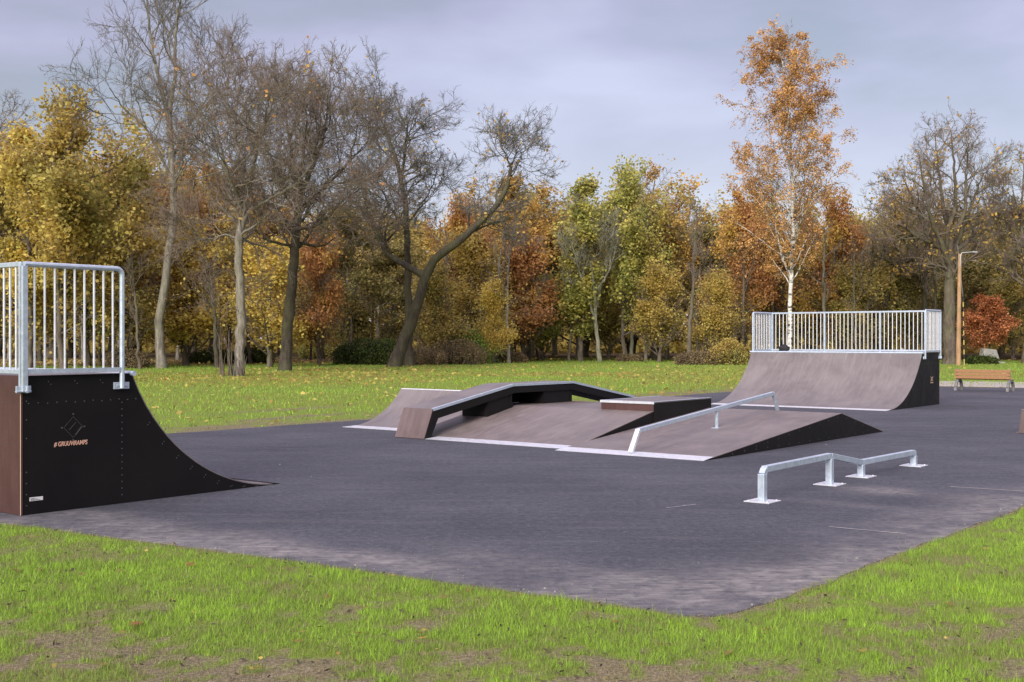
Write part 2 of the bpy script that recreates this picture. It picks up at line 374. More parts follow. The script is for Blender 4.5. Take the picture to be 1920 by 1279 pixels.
c = g.mix(g.ramp(g.math('ADD', g.attr('grass'), g.math('MULTIPLY', g.math('SUBTRACT', nf, .5), .9)), [(.2, (0, 0, 0)), (.75, (1, 1, 1))]), soil, gr)
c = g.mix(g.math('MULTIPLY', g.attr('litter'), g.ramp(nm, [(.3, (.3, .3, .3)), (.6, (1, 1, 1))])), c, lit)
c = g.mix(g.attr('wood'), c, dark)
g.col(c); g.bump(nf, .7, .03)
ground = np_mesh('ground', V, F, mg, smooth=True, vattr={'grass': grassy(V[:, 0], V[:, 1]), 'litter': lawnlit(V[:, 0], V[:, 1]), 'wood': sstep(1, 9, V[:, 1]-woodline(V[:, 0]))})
tag(ground, kind='structure')

# the asphalt pad: a fine sheet inside the polygon with a wavering rim
def poly_sheet(name, poly, z, mt, step=.12, dustf=None, thick=.05):
    import bmesh
    xs = [p[0] for p in poly]; ys = [p[1] for p in poly]
    # rim resampled
    rim = []
    for k in range(len(poly)):
        a = np.array(poly[k]); b = np.array(poly[(k+1) % len(poly)]); n = max(2, int(np.hypot(*(b-a))/step))
        for q in range(n):
            p = a+(b-a)*q/n; w = (float(fbm(p[0], p[1], 1.1, 3, 51))-.5)*.16+(float(fbm(p[0], p[1], 7, 2, 52))-.5)*.09
            nrm = np.array([(b-a)[1], -(b-a)[0]])/np.hypot(*(b-a)); rim.append(p+nrm*w)
    bm = bmesh.new(); vs = [bm.verts.new((p[0], p[1], z)) for p in rim]; f = bm.faces.new(vs)
    if f.normal.z < 0: f.normal_flip()
    bmesh.ops.triangulate(bm, faces=[f])
    for cut_ax, lo, hi in ((0, min(xs), max(xs)), (1, min(ys), max(ys))):
        c = lo+.25
        while c < hi:
            co = (c, 0, 0) if cut_ax == 0 else (0, c, 0); no = (1, 0, 0) if cut_ax == 0 else (0, 1, 0)
            bmesh.ops.bisect_plane(bm, geom=bm.verts[:]+bm.edges[:]+bm.faces[:], plane_co=co, plane_no=no); c += .25 if c < 16 else .6
    bd = [e_ for e_ in bm.edges if e_.is_boundary]
    r = bmesh.ops.extrude_edge_only(bm, edges=bd)
    for x in r['geom']:
        if isinstance(x, bmesh.types.BMVert): x.co.z -= thick
    bmesh.ops.recalc_face_normals(bm, faces=bm.faces)
    me = bpy.data.meshes.new(name); bm.to_mesh(me); bm.free(); me.materials.append(mt)
    co = np.zeros(len(me.vertices)*3, np.float32); me.vertices.foreach_get('co', co); co = co.reshape(-1, 3)
    if dustf is not None:
        a_ = me.attributes.new('dust', 'FLOAT', 'POINT'); a_.data.foreach_set('value', dustf(co[:, 0], co[:, 1]).astype(np.float32))
    o = bpy.data.objects.new(name, me); COL.objects.link(o); return o
def blob(x, y, c, ru, rv):
    dx, dy = x-c[0], y-c[1]; a = (dx*UX+dy*UY)/ru; b = (-dx*UY+dy*UX)/rv; return np.exp(-(a*a+b*b))
def dustf(x, y):
    d = -pad_sd(x, y)
    e1 = sstep(1.25, .1, d + 1.3*(fbm(x, y, .8, 3, 61)-.5))*.85*sstep(22, 12, y)
    e1 = e1*(.35+.65*sstep(.4, .6, fbm(x, y, 1.3, 3, 62)))
    s = 0
    for px, py, ru, rv, k in ((1305, 1128, .22, .35, .9), (1655, 920, .35, .5, .75), (1700, 1003, .12, .3, .5), (185, 968, .3, .5, .45), (620, 1040, .2, 1.0, .5), (1150, 1080, .25, 1.0, .35),
                              (900, 1035, .3, .9, .25), (1580, 945, .15, .9, .4), (1420, 1075, .3, .8, .3)):
        s = s + k*blob(x, y, gp(px, py), ru, rv)
    return np.clip(np.maximum(e1, 0)+s*(.5+.8*fbm(x, y, 3, 3, 64)), 0, .95)
asph = poly_sheet('asphalt_pad', pad, 0.0, M['asphalt'], dustf=dustf); tag(asph, kind='structure')
# pale path behind the bench, seams
mpth = mat('path_gravel', rough=.9, spec=.15); g = NG(mpth); g.col(g.ramp(g.noise(g.coord(), 12, 5, .7), [(.3, (.24, .22, .20)), (.7, (.42, .39, .36))]))
path = poly_sheet('path', [(13.6, 50.0), (17.9, 47.5), (28, 41.5), (60, 26), (62, 31), (31, 47.5), (19.5, 53.2), (14.5, 54.5)], .012, mpth, thick=.06); tag(path, kind='structure')
mseam = mat('seam_filler', (.30, .29, .29), .9); mb = MB()
def seam(mb, a, b, w):
    a = np.array(gp(*a)); b = np.array(gp(*b)); n = 14; d = (b-a)/np.hypot(*(b-a)); q = np.array([-d[1], d[0]])
    pts = [a+(b-a)*k/n + q*(float(fbm(k*.7, a[0], 1, 2, 9))-.5)*.03 for k in range(n+1)]
    ww = [w*(.25+float(fbm(k*.9, a[1], 1, 2, 19))) for k in range(n+1)]
    for k in range(n):
        mb.add([(*(pts[k]-q*ww[k]), .004), (*(pts[k+1]-q*ww[k+1]), .004), (*(pts[k+1]+q*ww[k+1]), .004), (*(pts[k]+q*ww[k]), .004)], [(0, 1, 2, 3)])
seam(mb, (1782, 913), (1925, 922), .022); seam(mb, (1555, 988), (1700, 1002), .016); seam(mb, (1250, 953), (1306, 946), .012)
tag(mb.build('pavement_seam', mseam), kind='structure')

# ------------------------------------------------------------------ grass and fallen leaves
rng = np.random.default_rng(5)
def blades(n, xr, yr, hh, ww, keep, power=1.0):
    x = rng.uniform(*xr, n); y = yr[0]+(yr[1]-yr[0])*rng.uniform(0, 1, n)**power
    ok = keep(x, y); x = x[ok]; y = y[ok]; g_ = grassy(x, y); d = pad_sd(x, y)
    ok = (d > -.09) & (rng.uniform(0, 1, len(x)) < .56+.44*g_**1.2); x = x[ok]; y = y[ok]; g_ = g_[ok]; n = len(x)
    h = hh*(.36+.9*g_)*rng.uniform(.4, 1.3, n)*(.65+.8*fbm(x, y, 2.3, 2, 41))*(1+.9*(rng.uniform(0, 1, n) < .03)); w = ww*rng.uniform(.7, 1.3, n)
    az = rng.uniform(0, 2*np.pi, n); tl = rng.normal(0, .45, n)*h; ta = rng.uniform(0, 2*np.pi, n); z = gz(x, y)-.004
    dx, dy = np.cos(az)*w/2, np.sin(az)*w/2
    V = np.stack([np.stack([x-dx, y-dy, z], -1), np.stack([x+dx, y+dy, z], -1), np.stack([x+tl*np.cos(ta), y+tl*np.sin(ta), z+h], -1)], 1).reshape(-1, 3)
    F = np.arange(3*n).reshape(-1, 3); return V, F, g_, n
mgr = mat('grass_blades', rough=.6, spec=.25); g = NG(mgr)
f = g.math('ADD', g.math('MULTIPLY', g.attr('rnd'), .5), g.math('MULTIPLY', g.attr('thick'), .5))
gtone = g.ramp(g.noise(g.coord(), 1.6, 6, .75), [(.3, (0, 0, 0)), (.7, (1, 1, 1))]); f = g.math('SUBTRACT', g.math('MULTIPLY', f, .85), g.math('MULTIPLY', g.math('SUBTRACT', 1.0, gtone), .34))
gc = g.ramp(f, [(.02, (.30, .235, .14)), (.16, (.24, .22, .10)), (.32, (.15, .20, .05)), (.54, (.25, .40, .045)), (.80, (.37, .60, .055))])
g.col(gc); t = g.n('ShaderNodeBsdfTranslucent'); g.l(gc, t.inputs[0]); mx = g.n('ShaderNodeMixShader'); mx.inputs[0].default_value = .3
g.l(g.b.outputs[0], mx.inputs[1]); g.l(t.outputs[0], mx.inputs[2]); g.l(mx.outputs[0], [q for q in g.t.nodes if q.type == 'OUTPUT_MATERIAL'][0].inputs[0])
def nearkeep(x, y): return (np.abs(x) < .47*y+1.2) & (pad_sd(x, y) < 9)
V1, F1, g1, k1 = blades(1150000, (-9, 9.5), (5.6, 17), .036, .0052, nearkeep, 1.5)
V2, F2, g2, k2 = blades(300000, (-45, 50), (15, 105), .07, .028, lambda x, y: (np.abs(x) < .5*y+2) & (y < woodline(x)+3), 1.25)
tag(np_mesh('grass', np.concatenate([V1, V2]), np.concatenate([F1, F2+3*k1]), mgr,
    fattr={'rnd': rng.uniform(0, 1, k1+k2), 'thick': np.concatenate([g1, g2])}), 'short green grass growing over the lawns round the asphalt pad', 'grass', kind='stuff')

def quads(P, size, flat, rg, asp=1.0, nrm=None):
    """leaf-sized quads at P with random attitude; flat 0..1 pulls normals upright"""
    n = len(P); a = rg.normal(size=(n, 3)); a[:, 2] *= (1-flat); a /= np.linalg.norm(a, axis=1, keepdims=True)+1e-9
    b = rg.normal(size=(n, 3)); b[:, 2] *= (1-flat); b -= a*np.sum(a*b, 1, keepdims=True); b /= np.linalg.norm(b, axis=1, keepdims=True)+1e-9
    s = (size*rg.uniform(.6, 1.3, n))[:, None]/2
    a = a*s*asp; b = b*s
    V = np.stack([P-a*1.15, P-b*.8+a*.1, P+a*1.1, P+b*.8+a*.1], 1).reshape(-1, 3); return V, np.arange(4*n).reshape(-1, 4)
# litter on the lawn
n = 26000; y = 16+90*rng.uniform(0, 1, n)**.9; x = rng.uniform(-1, 1, n)*(.47*y+2)
ok = (pad_sd(x, y) > .1) & (rng.uniform(0, 1, n) < .05+lawnlit(x, y)); x = x[ok]; y = y[ok]
xn = rng.uniform(-7, 8, 420); yn = rng.uniform(6, 16, 420); ok = pad_sd(xn, yn) > .05; x = np.concatenate([x, xn[ok]]); y = np.concatenate([y, yn[ok]])
P = np.stack([x, y, gz(x, y)+.035], -1); sz = np.where(y < 17, .034, .10+.0012*y)
Vq, Fq = quads(P, sz, .75, rng)
tag(np_mesh('leaf_litter', Vq, Fq, LEAF['gold'], fattr={'rnd': rng.uniform(0, 1, len(Fq))}), 'yellow and brown fallen leaves strewn over the lawns', 'leaf litter', kind='stuff')
# leaves one can pick out on the near grass: a lobed outline with a curl
def maple(rg, s):
    k = 11; pts = [(0, 0, .0)]
    for i_ in range(2*k):
        a = math.pi*2*i_/(2*k); r = s*(1.0 if i_ % 4 == 0 else .72 if i_ % 2 == 0 else .46)*rg.uniform(.85, 1.1)
        pts.append((math.cos(a)*r, math.sin(a)*r, s*.45*rg.uniform(-.2, 1)*(r/s)**2))
    return pts, [(0, 1+i_, 1+(i_+1) % (2*k)) for i_ in range(2*k)]
lspots = [(254, 1178, 'orange', 1.4), (356, 1066, 'orange', 1.2), (75, 1074, 'gold', 1), (30, 1078, 'gold', 1.2), (152, 1085, 'gold', .8), (467, 1070, 'gold', 1), (613, 1127, 'gold', 1), (681, 1149, 'orange', .9), (670, 1196, 'orange', .9), (788, 1194, 'rust', .8), (793, 1204, 'yellow', .9),
          (476, 1262, 'yellow', 1), (193, 1257, 'gold', .7), (832, 1128, 'gold', .8), (1240, 1218, 'gold', .9), (1100, 1160, 'yellow', .8), (1440, 1188, 'orange', .8), (1500, 1140, 'gold', .9), (1152, 1176, 'rust', .8), (1700, 1060, 'gold', .8), (1365, 1235, 'gold', 1), (1780, 1140, 'gold', .9), (1620, 1230, 'yellow', .8), (1850, 1035, 'yellow', .8), (560, 1210, 'gold', .8)]
cnames = {'orange': 'orange', 'gold': 'yellow brown', 'rust': 'brown', 'yellow': 'yellow'}
for px, py, c, s in lspots:
    X, Y = gp(px, py); pts, fs = maple(random, .045*s); mb = MB(); mb.add(pts, fs)
    o = mb.build('fallen_leaf', LEAF[c]); o.location = (X, Y, float(gz(X, Y))+.035); o.rotation_euler = (random.uniform(-.35, .1), random.uniform(-.3, .3), random.uniform(0, 6))
    if px == 254: tag(o, 'large bright orange leaf lying alone low on the near left grass', 'leaf', 'leaves on the near grass')
    elif px == 356: tag(o, 'orange leaf on the near grass just below the asphalt edge left', 'leaf', 'leaves on the near grass')
    else: tag(o, 'small %s fallen leaf lying on the near grass' % cnames[c], 'leaf', 'small %s leaves on the near grass' % cnames[c])


# short straw, bits of twig and dark crumbs in the near turf
n = 5200; x = rng.uniform(-8, 9, n); y = 5.8+10*rng.uniform(0, 1, n)**1.4; ok = (pad_sd(x, y) > .0) & (rng.uniform(0, 1, n) < .35+.65*(1-grassy(x, y))); x = x[ok]; y = y[ok]
Vq, Fq = quads(np.stack([x, y, gz(x, y)+.012+.02*rng.uniform(0, 1, len(x))], -1), .022, .6, rng, 1.6)
tag(np_mesh('twig_litter', Vq, Fq, mat('twig_litter', (.055, .04, .026), .9), fattr={'rnd': rng.uniform(0, 1, len(Fq))}), 'dark crumbs, straw and bits of twig scattered through the near turf', 'twig litter', kind='stuff')
mb = MB()
for k in range(380):
    e_ = random.random()
    if e_ < .45: p_ = np.array([1.36, 8.17])+dl*random.uniform(0, 7)
    elif e_ < .85: p_ = np.array([1.6, 8.3])+np.array([.63, .776])*random.uniform(0, 8)
    else: p_ = np.array([random.uniform(-5, 6), random.uniform(9, 22)])
    q_ = p_+np.random.default_rng(k).normal(0, .16, 2)
    if pad_sd(q_[0], q_[1]) > .02: continue
    r_ = random.uniform(.003, .008) if k % 12 else random.uniform(.010, .016); c_ = [(q_[0]+r_*random.uniform(.7, 1.3)*math.cos(a_), q_[1]+r_*random.uniform(.7, 1.3)*math.sin(a_), .001) for a_ in (0, 1.3, 2.6, 3.9, 5.2)]
    mb.add(c_+[(q_[0], q_[1], r_*1.1)], [(i_, (i_+1) % 5, 5) for i_ in range(5)])
tag(mb.build('grit', mat('grit', (.19, .18, .165), .9)), 'loose pale grit lying along the near edges of the asphalt', 'grit', kind='stuff')

# ================================================================== skate park
def arc(x0, x1, h, n=18):
    """concave transition rising from (x0, 0) to (x1, h)"""
    d = abs(x1-x0); r = (d*d+h*h)/(2*h); s = 1 if x1 > x0 else -1
    return [(x0+s*d*t, r-math.sqrt(max(r*r-(d*t)**2, 0))) for t in [k/n for k in range(n+1)]]
def text_mesh(body, size, name, mt, parent, loc, rot, shear=0.0, bold=0.0, depth=.001):
    cu = bpy.data.curves.new(name, 'FONT'); cu.body = body; cu.size = size; cu.shear = shear; cu.offset = bold; cu.extrude = depth; cu.align_x = 'LEFT'
    t = bpy.data.objects.new(name, cu); COL.objects.link(t); bpy.context.view_layer.update()
    me = bpy.data.meshes.new_from_object(t.evaluated_get(bpy.context.evaluated_depsgraph_get())); me.name = name
    COL.objects.unlink(t); bpy.data.objects.remove(t); me.materials.clear(); me.materials.append(mt)
    o = bpy.data.objects.new(name, me); COL.objects.link(o); o.parent = parent; o.location = loc; o.rotation_euler = rot; return o

def rail_section(root, p, q, zd, zt, nb, out, round_end=False, name='railing', skip_last_post=False, drop=.17, mid=()):
    """railing from p to q (x, y): square posts, top and bottom rail, round balusters. out = outward normal, drop = how far the posts reach below the deck"""
    p = np.array(p, float); q = np.array(q, float); out = np.array(out, float); d = (q-p)/np.hypot(*(q-p)); Ln = np.hypot(*(q-p))
    mb = MB(); f3 = lambda a, z: (a[0], a[1], z)
    if round_end:
        r = .07; pts = [f3(p, zt)] + [f3(q-d*r, zt)] + [f3(q-d*r*(1-math.sin(t)), zt-r*(1-math.cos(t))) for t in (R(22), R(45), R(68), R(90))] + [f3(q, zd-drop)]
        mb.tube(pts[:-1]+[f3(q, zd-drop)], .03, 10)
    else: mb.bar(f3(p, zt), f3(q, zt), .05, .05)
    mb.bar(f3(p+d*.02, zd+.045), f3(q-d*.02, zd+.045), .045, .05)
    ra = mb.build(name, M['steel'], root, smooth=True, bevel=0 if round_end else .004)
    def post(a, w=.06):
        m = MB(); m.bar(f3(a, zd-drop), f3(a, zt-.02), w, w, up=(d[0], d[1], 0))
        c = a - out*.015
        if drop > .1:
            e1 = c-d*.085; e2 = c+d*.085; m.bar(f3(e1, zd-drop+.025), f3(e2, zd-drop+.025), .022, .075)
            m.bar(f3(c-out*.0-d*.085, zd-drop+.005), f3(c+d*.085, zd-drop+.005), .045, .012)
        m.build('post', M['steel'], ra, bevel=.004)
    post(p)
    if not round_end and not skip_last_post: post(q)
    if round_end:
        m = MB(); c = q-out*.015
        m.bar(f3(c-d*.1, zd-drop+.03), f3(c+d*.1, zd-drop+.03), .024, .08); m.bar(f3(c-d*.07, zd-drop+.03), f3(c+d*.07, zd-drop+.03), .036, .03)
        m.build('foot_plate', M['steel'], ra, bevel=.004)
    for t in mid: post(p+d*Ln*t, .05)
    proto = None
    for k in range(1, nb+1):
        a = p+d*Ln*k/(nb+1)
        if proto is None:
            m = MB(); m.tube([(0, 0, zd+.06), (0, 0, zt-.02)], .0125, 8, cap=False); proto = m.build('baluster', M['plate'], ra, smooth=True); o = proto
        else: o = proto.copy(); COL.objects.link(o); o.parent = ra
        o.location = (a[0], a[1], 0)
    return ra

def quarter_pipe(label, rear, deck, run, H, width, detail, nb_side, nb_rear, rearmid, flip=False):
    """rear = ground point of the right rear corner; local x runs towards the toe for `flip`, local y along the width"""
    if flip: t = thing('quarter_pipe', label, 'quarter pipe', (rear[0]-UY*width, rear[1]+UX*width, 0), ANG+math.pi)
    else: t = thing('quarter_pipe', label, 'quarter pipe', (rear[0], rear[1], 0), ANG)
    yo, sg = (width, 1) if flip else (0, -1)
    # local x: 0 at the rear, deck, then the transition down to x = deck+run ; local y: 0 at the right side, width at the left
    x1 = deck+run; tr = [(x, z) for x, z in arc(x1, deck, H, 22)]                 # toe -> lip
    prof = [(0, .004)] + [(x1, .004)] + [(x, max(z, .008)) for x, z in tr[1:]] + [(0, H)]
    for y0, y1 in ((0, .02), (width-.02, width)):
        mb = MB(); mb.prism(prof, y0, y1)
        if (y0 == 0) != flip:                                                   # screw heads sunk along ribs and rims
            def scr(x, z, r=.008): mb.tube([(x, yo-sg*.001, z), (x, yo+sg*.0025, z)], r, 6, m=1)
            for k in range(13): scr(.07+k*(deck+.05)/12.5, H-.30+.006*math.sin(k*2.1))
            for k in range(3): scr(.3+k*.32, H-.07, .007); scr(.33+k*.32, H-.1, .007)
            for k in range(15): scr(1.22, .1+k*(H-.36)/15)
            for k in range(4): scr(.045, .1+k*.12); scr(.045, H*.55+k*.2)
            for k in range(3, 21, 2):
                x, z = tr[k]; scr(x-.05, z-.05 if z > .12 else z*.5, .007); scr(x-.075, max(z-.075, z*.4), .007)
        o = mb.build('side_panel', [M['black'], M['screw']], t)
        if (y0 == 0) != flip: side = o
    if detail == 'near':
        text_mesh('# GRUUVIRAMPS', .082, 'lettering', M['letter'], side, (.365, -.003, .715), (R(90), 0, 0), .22, .0012).scale = (.66, .86, 1)
        m = MB()
        cx, cz, s = .60, .915, .145
        for a, b in (((-s, 0), (0, s)), ((0, s), (s, 0)), ((s, 0), (0, -s)), ((0, -s), (-s, 0))): m.bar((cx+a[0]*.8, -.0022, cz+a[1]*.8), (cx+b[0]*.8, -.0022, cz+b[1]*.8), .002, .004)
        m.bar((cx+.03, -.0026, cz-.085), (cx+.10, -.0026, cz+.0), .002, .013); m.bar((cx-.05, -.0024, cz-.03), (cx+.03, -.0024, cz+.05), .002, .006)
        for dx, dz in ((0, s), (-s*.95, 0), (s*.95, 0), (0, -s)): m.tube([(cx+dx, 0, cz+dz), (cx+dx, -.004, cz+dz)], .011, 8)
        m.build('emblem', M['emblem'], side)
        m = MB(); m.box(.08, .235, -.003, 0.0005, .145, .185); o = m.build('sticker', M['sticker'], side)
        m = MB()
        for k in range(3): m.box(.09+.0, .2-.03*k, -.0045, -.003, .152+.010*k, .1555+.010*k)
        m.build('sticker_print', M['emblem'], o)
    else:
        m = MB(); cx, cz = .62, .75
        m.bar((cx-.09, yo+.003, cz-.06), (cx+.09, yo+.003, cz+.06), .003, .03); m.bar((cx-.09, yo+.0035, cz+.06), (cx+.09, yo+.0035, cz-.06), .003, .03)
        m.box(cx-.11, cx+.11, yo+.001, yo+.004, cz-.12, cz-.09)
        m.build('emblem', M['edge'], side)
    mb = MB(); mb.box(-.021, -.0005, -.004, width+.004, .004, H)
    for k in range(int(width/.115)):
        for z in (H-.30, .09, H*.5): mb.tube([(-.021, .04+k*.115, z+.004*math.sin(k)), (-.0235, .04+k*.115, z+.004*math.sin(k))], .007, 6, m=1)
    bk = mb.build('back_panel', [M['maroon'], M['screw']], t)
    mb = MB(); mb.box(-.0235, -.0205, -.0055, .006, .004, H-.16); mb.build('panel_edge', M['edge'], bk)
    mb = MB(); mb.box(-.02, deck-.03, .0205, width-.0205, H-.02, H-.002); mb.build('deck', M['ride'], t)
    mb = MB(); mb.sheet([(x, z+.001) for x, z in tr[1:]], -.002, width+.002, -.012); mb.build('ramp_surface', M['ride'], t, smooth=True)
    mb = MB(); mb.sheet([(x1+(.02 if detail == 'near' else .16), .001), (x1-.02, .004), tr[2] if False else (tr[1][0]-.02, tr[1][1]+.014)], -.002, width+.002, -.006); mb.build('toe_plate', M['black' if detail == 'near' else 'plate'], t)
    mb = MB(); mb.tube([(deck+.005, -.06, H-.004), (deck+.005, width+.04, H-.004)], .03, 12); mb.build('coping', M['steel'], t, smooth=True)
    mb = MB(); mb.box(deck-.10, deck-.005, -.003, width+.003, H-.001, H+.004); mb.build('deck_edge_plate', M['plate'], t)
    zt = H+1.2
    rail_section(t, (.0, -.033), (deck-.14, -.033), H, zt, nb_side, (0, -1), round_end=True)
    rail_section(t, (-.0, width+.033), (deck-.14, width+.033), H, zt, nb_side, (0, 1), round_end=True)
    rail_section(t, (-.0, .0), (-.0, width), H, zt, nb_rear, (-1, 0), mid=rearmid)
    return t
rearL = gp(42, 967)
quarter_pipe('near quarter pipe at the left edge, orange lettering on its black side', rearL, 1.34, 2.22, 1.5, 5.25, 'near', 9, 41, (1/3, 2/3))
rearR = (12.37, 34.6)
quarter_pipe('far quarter pipe with a long white railing, beside the bench', rearR, 1.4, 2.55, 1.5, 5.25, 'far', 10, 41, (1/3, 2/3), flip=True)

# ---- the funbox group in the middle; local x runs away to the right (u), local y to the left (v)
P0 = (-1.62, 22.6)
def fb(name, label, cat, group=None): return thing(name, label, cat, (P0[0], P0[1], 0), ANG, group)
# curved launch ramp, far left
t = fb('curved_ramp', 'low curved ramp with a white top edge standing left of the kinked ledge', 'skate ramp')
tr = arc(1.35, 2.95, .75, 14)
mb = MB(); mb.prism([(1.35, .004)]+tr[1:]+[(3.02, .75), (3.02, .004)], .80, .82); mb.build('side_panel', M['black'], t)
mb = MB(); mb.prism([(1.35, .004)]+tr[1:]+[(3.02, .75), (3.02, .004)], 3.43, 3.45); mb.build('side_panel', M['black'], t)
mb = MB(); mb.box(3.02, 3.04, .80, 3.45, .004, .75); mb.build('back_panel', M['maroon'], t)
mb = MB(); mb.sheet([(x, z) for x, z in tr[1:]]+[(3.03, .752)], .797, 3.453, .01); mb.build('ramp_surface', M['ride'], t, smooth=True)
mb = MB(); mb.sheet([(1.12, .003), (1.35, .008), (1.50, tr[1][1]+.012)], .797, 3.453, .005); mb.build('toe_plate', M['plate'], t)
mb = MB(); mb.tube([(2.985, .79, .755), (2.985, 3.46, .755)], .024, 10); mb.build('coping', M['plate'], t, smooth=True)
# centre bank: up, flat, down
t = fb('bank_ramp', 'wide brown bank ramp under the kinked ledge and the square box', 'skate ramp')
pr = [(.0, .004), (.30, .012), (2.85, .50), (5.0, .50), (7.5, .004)]
for y0, y1 in ((-3.25, -3.23), (.75, .77)):
    mb = MB(); mb.prism(pr, y0, y1); mb.build('side_panel', M['black'], t)
mb = MB(); mb.sheet([(.30, .012), (2.85, .50), (5.0, .50), (7.5, .004)], -3.253, .773, .010); mb.build('ramp_surface', M['ride_warm'], t)
mb = MB(); mb.sheet([(-.04, .001), (.32, .024)], -3.253, .0, .005); mb.build('toe_plate', M['plate'], t)
# long wedge, right
t = fb('wedge_ramp', 'long low wedge ramp with a black triangular side, carrying the sloping rail', 'skate ramp')
pr = [(-.30, .004), (4.98, .47), (7.1, .004)]
for y0, y1 in ((-6.12, -6.10), (-3.30, -3.28)):
    mb = MB(); mb.prism(pr, y0, y1)
    if y0 < -4:
        for k in range(14):
            x = .6+k*.42; zt = .47*(x+.3)/5.28 if x < 4.98 else .47*(7.1-x)/2.12
            for z in (zt-.05, .05):
                if z > .03: mb.tube([(x, y0+.001, z), (x, y0-.003, z)], .009, 6, m=1)
    mb.build('side_panel', [M['black'], M['screw']], t)
mb = MB(); mb.sheet([(-.06, .024), (4.98, .472), (7.1, .002)], -6.124, -3.276, .010); mb.build('ramp_surface', M['ride_warm'], t)
mb = MB(); mb.sheet([(-.36, .001), (-.04, .036)], -6.124, -3.276, .005); mb.build('toe_plate', M['plate'], t)
# kinked ledge
t = fb('kinked_ledge', 'kinked black ledge with a steel edge rising over the bank ramp', 'grind ledge')
outer = [(-.06, .003), (.19, .55), (2.67, .945), (4.81, .945), (7.3, .53), (7.52, .003)]
inner = [(7.34, .003), (7.15, .37), (4.76, .775), (2.72, .775), (.34, .375), (.12, .003)]
for y0, y1 in ((0, .02), (.73, .75)):
    mb = MB()
    for k in range(5):
        a, b = outer[k], outer[k+1]; c, d = inner[4-k], inner[5-k]
        mb.prism([a, b, c, d], y0, y1)
    mb.build('side_panel', M['black'], t)
mb = MB(); mb.sheet(outer[1:5], -.002, .752, .012); mb.build('ledge_top', M['ride'], t)
mb = MB(); mb.sheet([(-.062, .003), (.185, .556)], -.004, .754, .012)
for x, z in ((.0, .13), (.14, .44)):
    for y in (.1, .375, .65): mb.tube([(x-.01, y, z+.005), (x-.017, y, z+.008)], .012, 6, m=1)
mb.build('end_panel', [M['face'], M['screw']], t)
mb = MB(); mb.sheet(inner[::-1], .02, .73, .012); mb.build('underside_panel', M['black'], t)
# steel angle along the grinding edges
def angle_iron(mb, ln, y, sg, t=.006, w=.05):
    mb.sheet([(x, z+.013) for x, z in ln], min(y, y+sg*w), max(y, y+sg*w), t)
    mb.sheet([(x, z-.030) for x, z in ln], min(y, y-sg*.006), max(y, y-sg*.006), .048)
for y, sg in ((-.004, 1),):
    mb = MB(); angle_iron(mb, outer[1:5], y, sg); mb.build('steel_edge', M['steel'], t)
for x0, x1 in ((1.86, 2.67), (3.75, 4.81)):
    mb = MB()
    def zb(x): return .50 if x > 2.85 else .012+(x-.3)*.488/2.55
    def zi(x): return .375+(x-.34)*.4/2.38 if x < 2.72 else .775
    mb.prism([(x0, zb(x0)+.013), (x1, zb(x1)+.013), (x1, zi(x1)-.002), (x0, zi(x0)-.002)], .035, .70)
    for x in (x0+.05, x1-.05): mb.box(x-.02, x+.02, .005+.02, .034, zb(x)+.012, zi(x)-.003)
    mb.build('support_box', M['black'], t)
mb = MB(); mb.prism([(2.68, .515), (4.6, .515), (4.35, .77), (2.68, .77)], .705, .728); mb.build('skirting_panel', M['black'], t)
# box
t = fb('manual_box', 'low square-edged box with a pale steel rim on top of the bank ramp', 'grind box')
x0, x1, y0, y1 = 2.86, 5.10, -3.256, -2.05
mb = MB(); mb.box(x0, x1, y0, y1, .512, .665)
mb.build('box_body', M['maroon'], t)
mb = MB(); mb.box(x0, x1, y0-.012, y0-.0005, .10, .665); mb.build('side_panel', M['black'], t)
mb = MB(); mb.box(x0-.012, x1+.002, y0-.014, y1+.01, .6655, .684); mb.build('top_panel', M['ride'], t)
for a in ((x0-.018, x0+.05, y0-.018, y1+.014), ):
    mb = MB(); mb.box(a[0], a[1], a[2], a[3], .6845, .690); mb.box(a[0], a[0]+.006, a[2], a[3], .645, .684); mb.build('steel_edge', M['plate'], t)
for a in ((x0+.052, x1+.004, y0-.020, y0+.045), (x0+.052, x1+.004, y1-.04, y1+.016)):
    mb = MB(); mb.box(*a, .6845, .689); mb.build('steel_edge', M['steel'], t)
# sloping rail
t = fb('sloping_grind_rail', 'long sloping steel grind rail with one thin middle post on the wedge ramp', 'grind rail')
yr = -4.71; sf = lambda x: .024+.0848*(x+.06)+.012
mb = MB(); w, h = .065, .075
mb.bar((-.0, yr, .385), (4.97, yr, .815), w, h); mb.build('rail', M['steel'], t, bevel=.006)
mb = MB(); mb.bar((-.24, yr, .03), (-.0, yr, .40), .085, .06); mb.build('end_leg', M['plate'], t, bevel=.006)
mb = MB(); mb.bar((5.18, yr, .47), (4.97, yr, .83), .065, .05); mb.build('end_leg', M['steel'], t, bevel=.006)
mb = MB(); mb.box(2.655, 2.705, yr-.025, yr+.025, sf(2.68), .60); mb.box(2.58, 2.78, yr-.07, yr+.07, sf(2.68)-.004, sf(2.68)+.010); mb.build('post', M['steel'], t, bevel=.003)
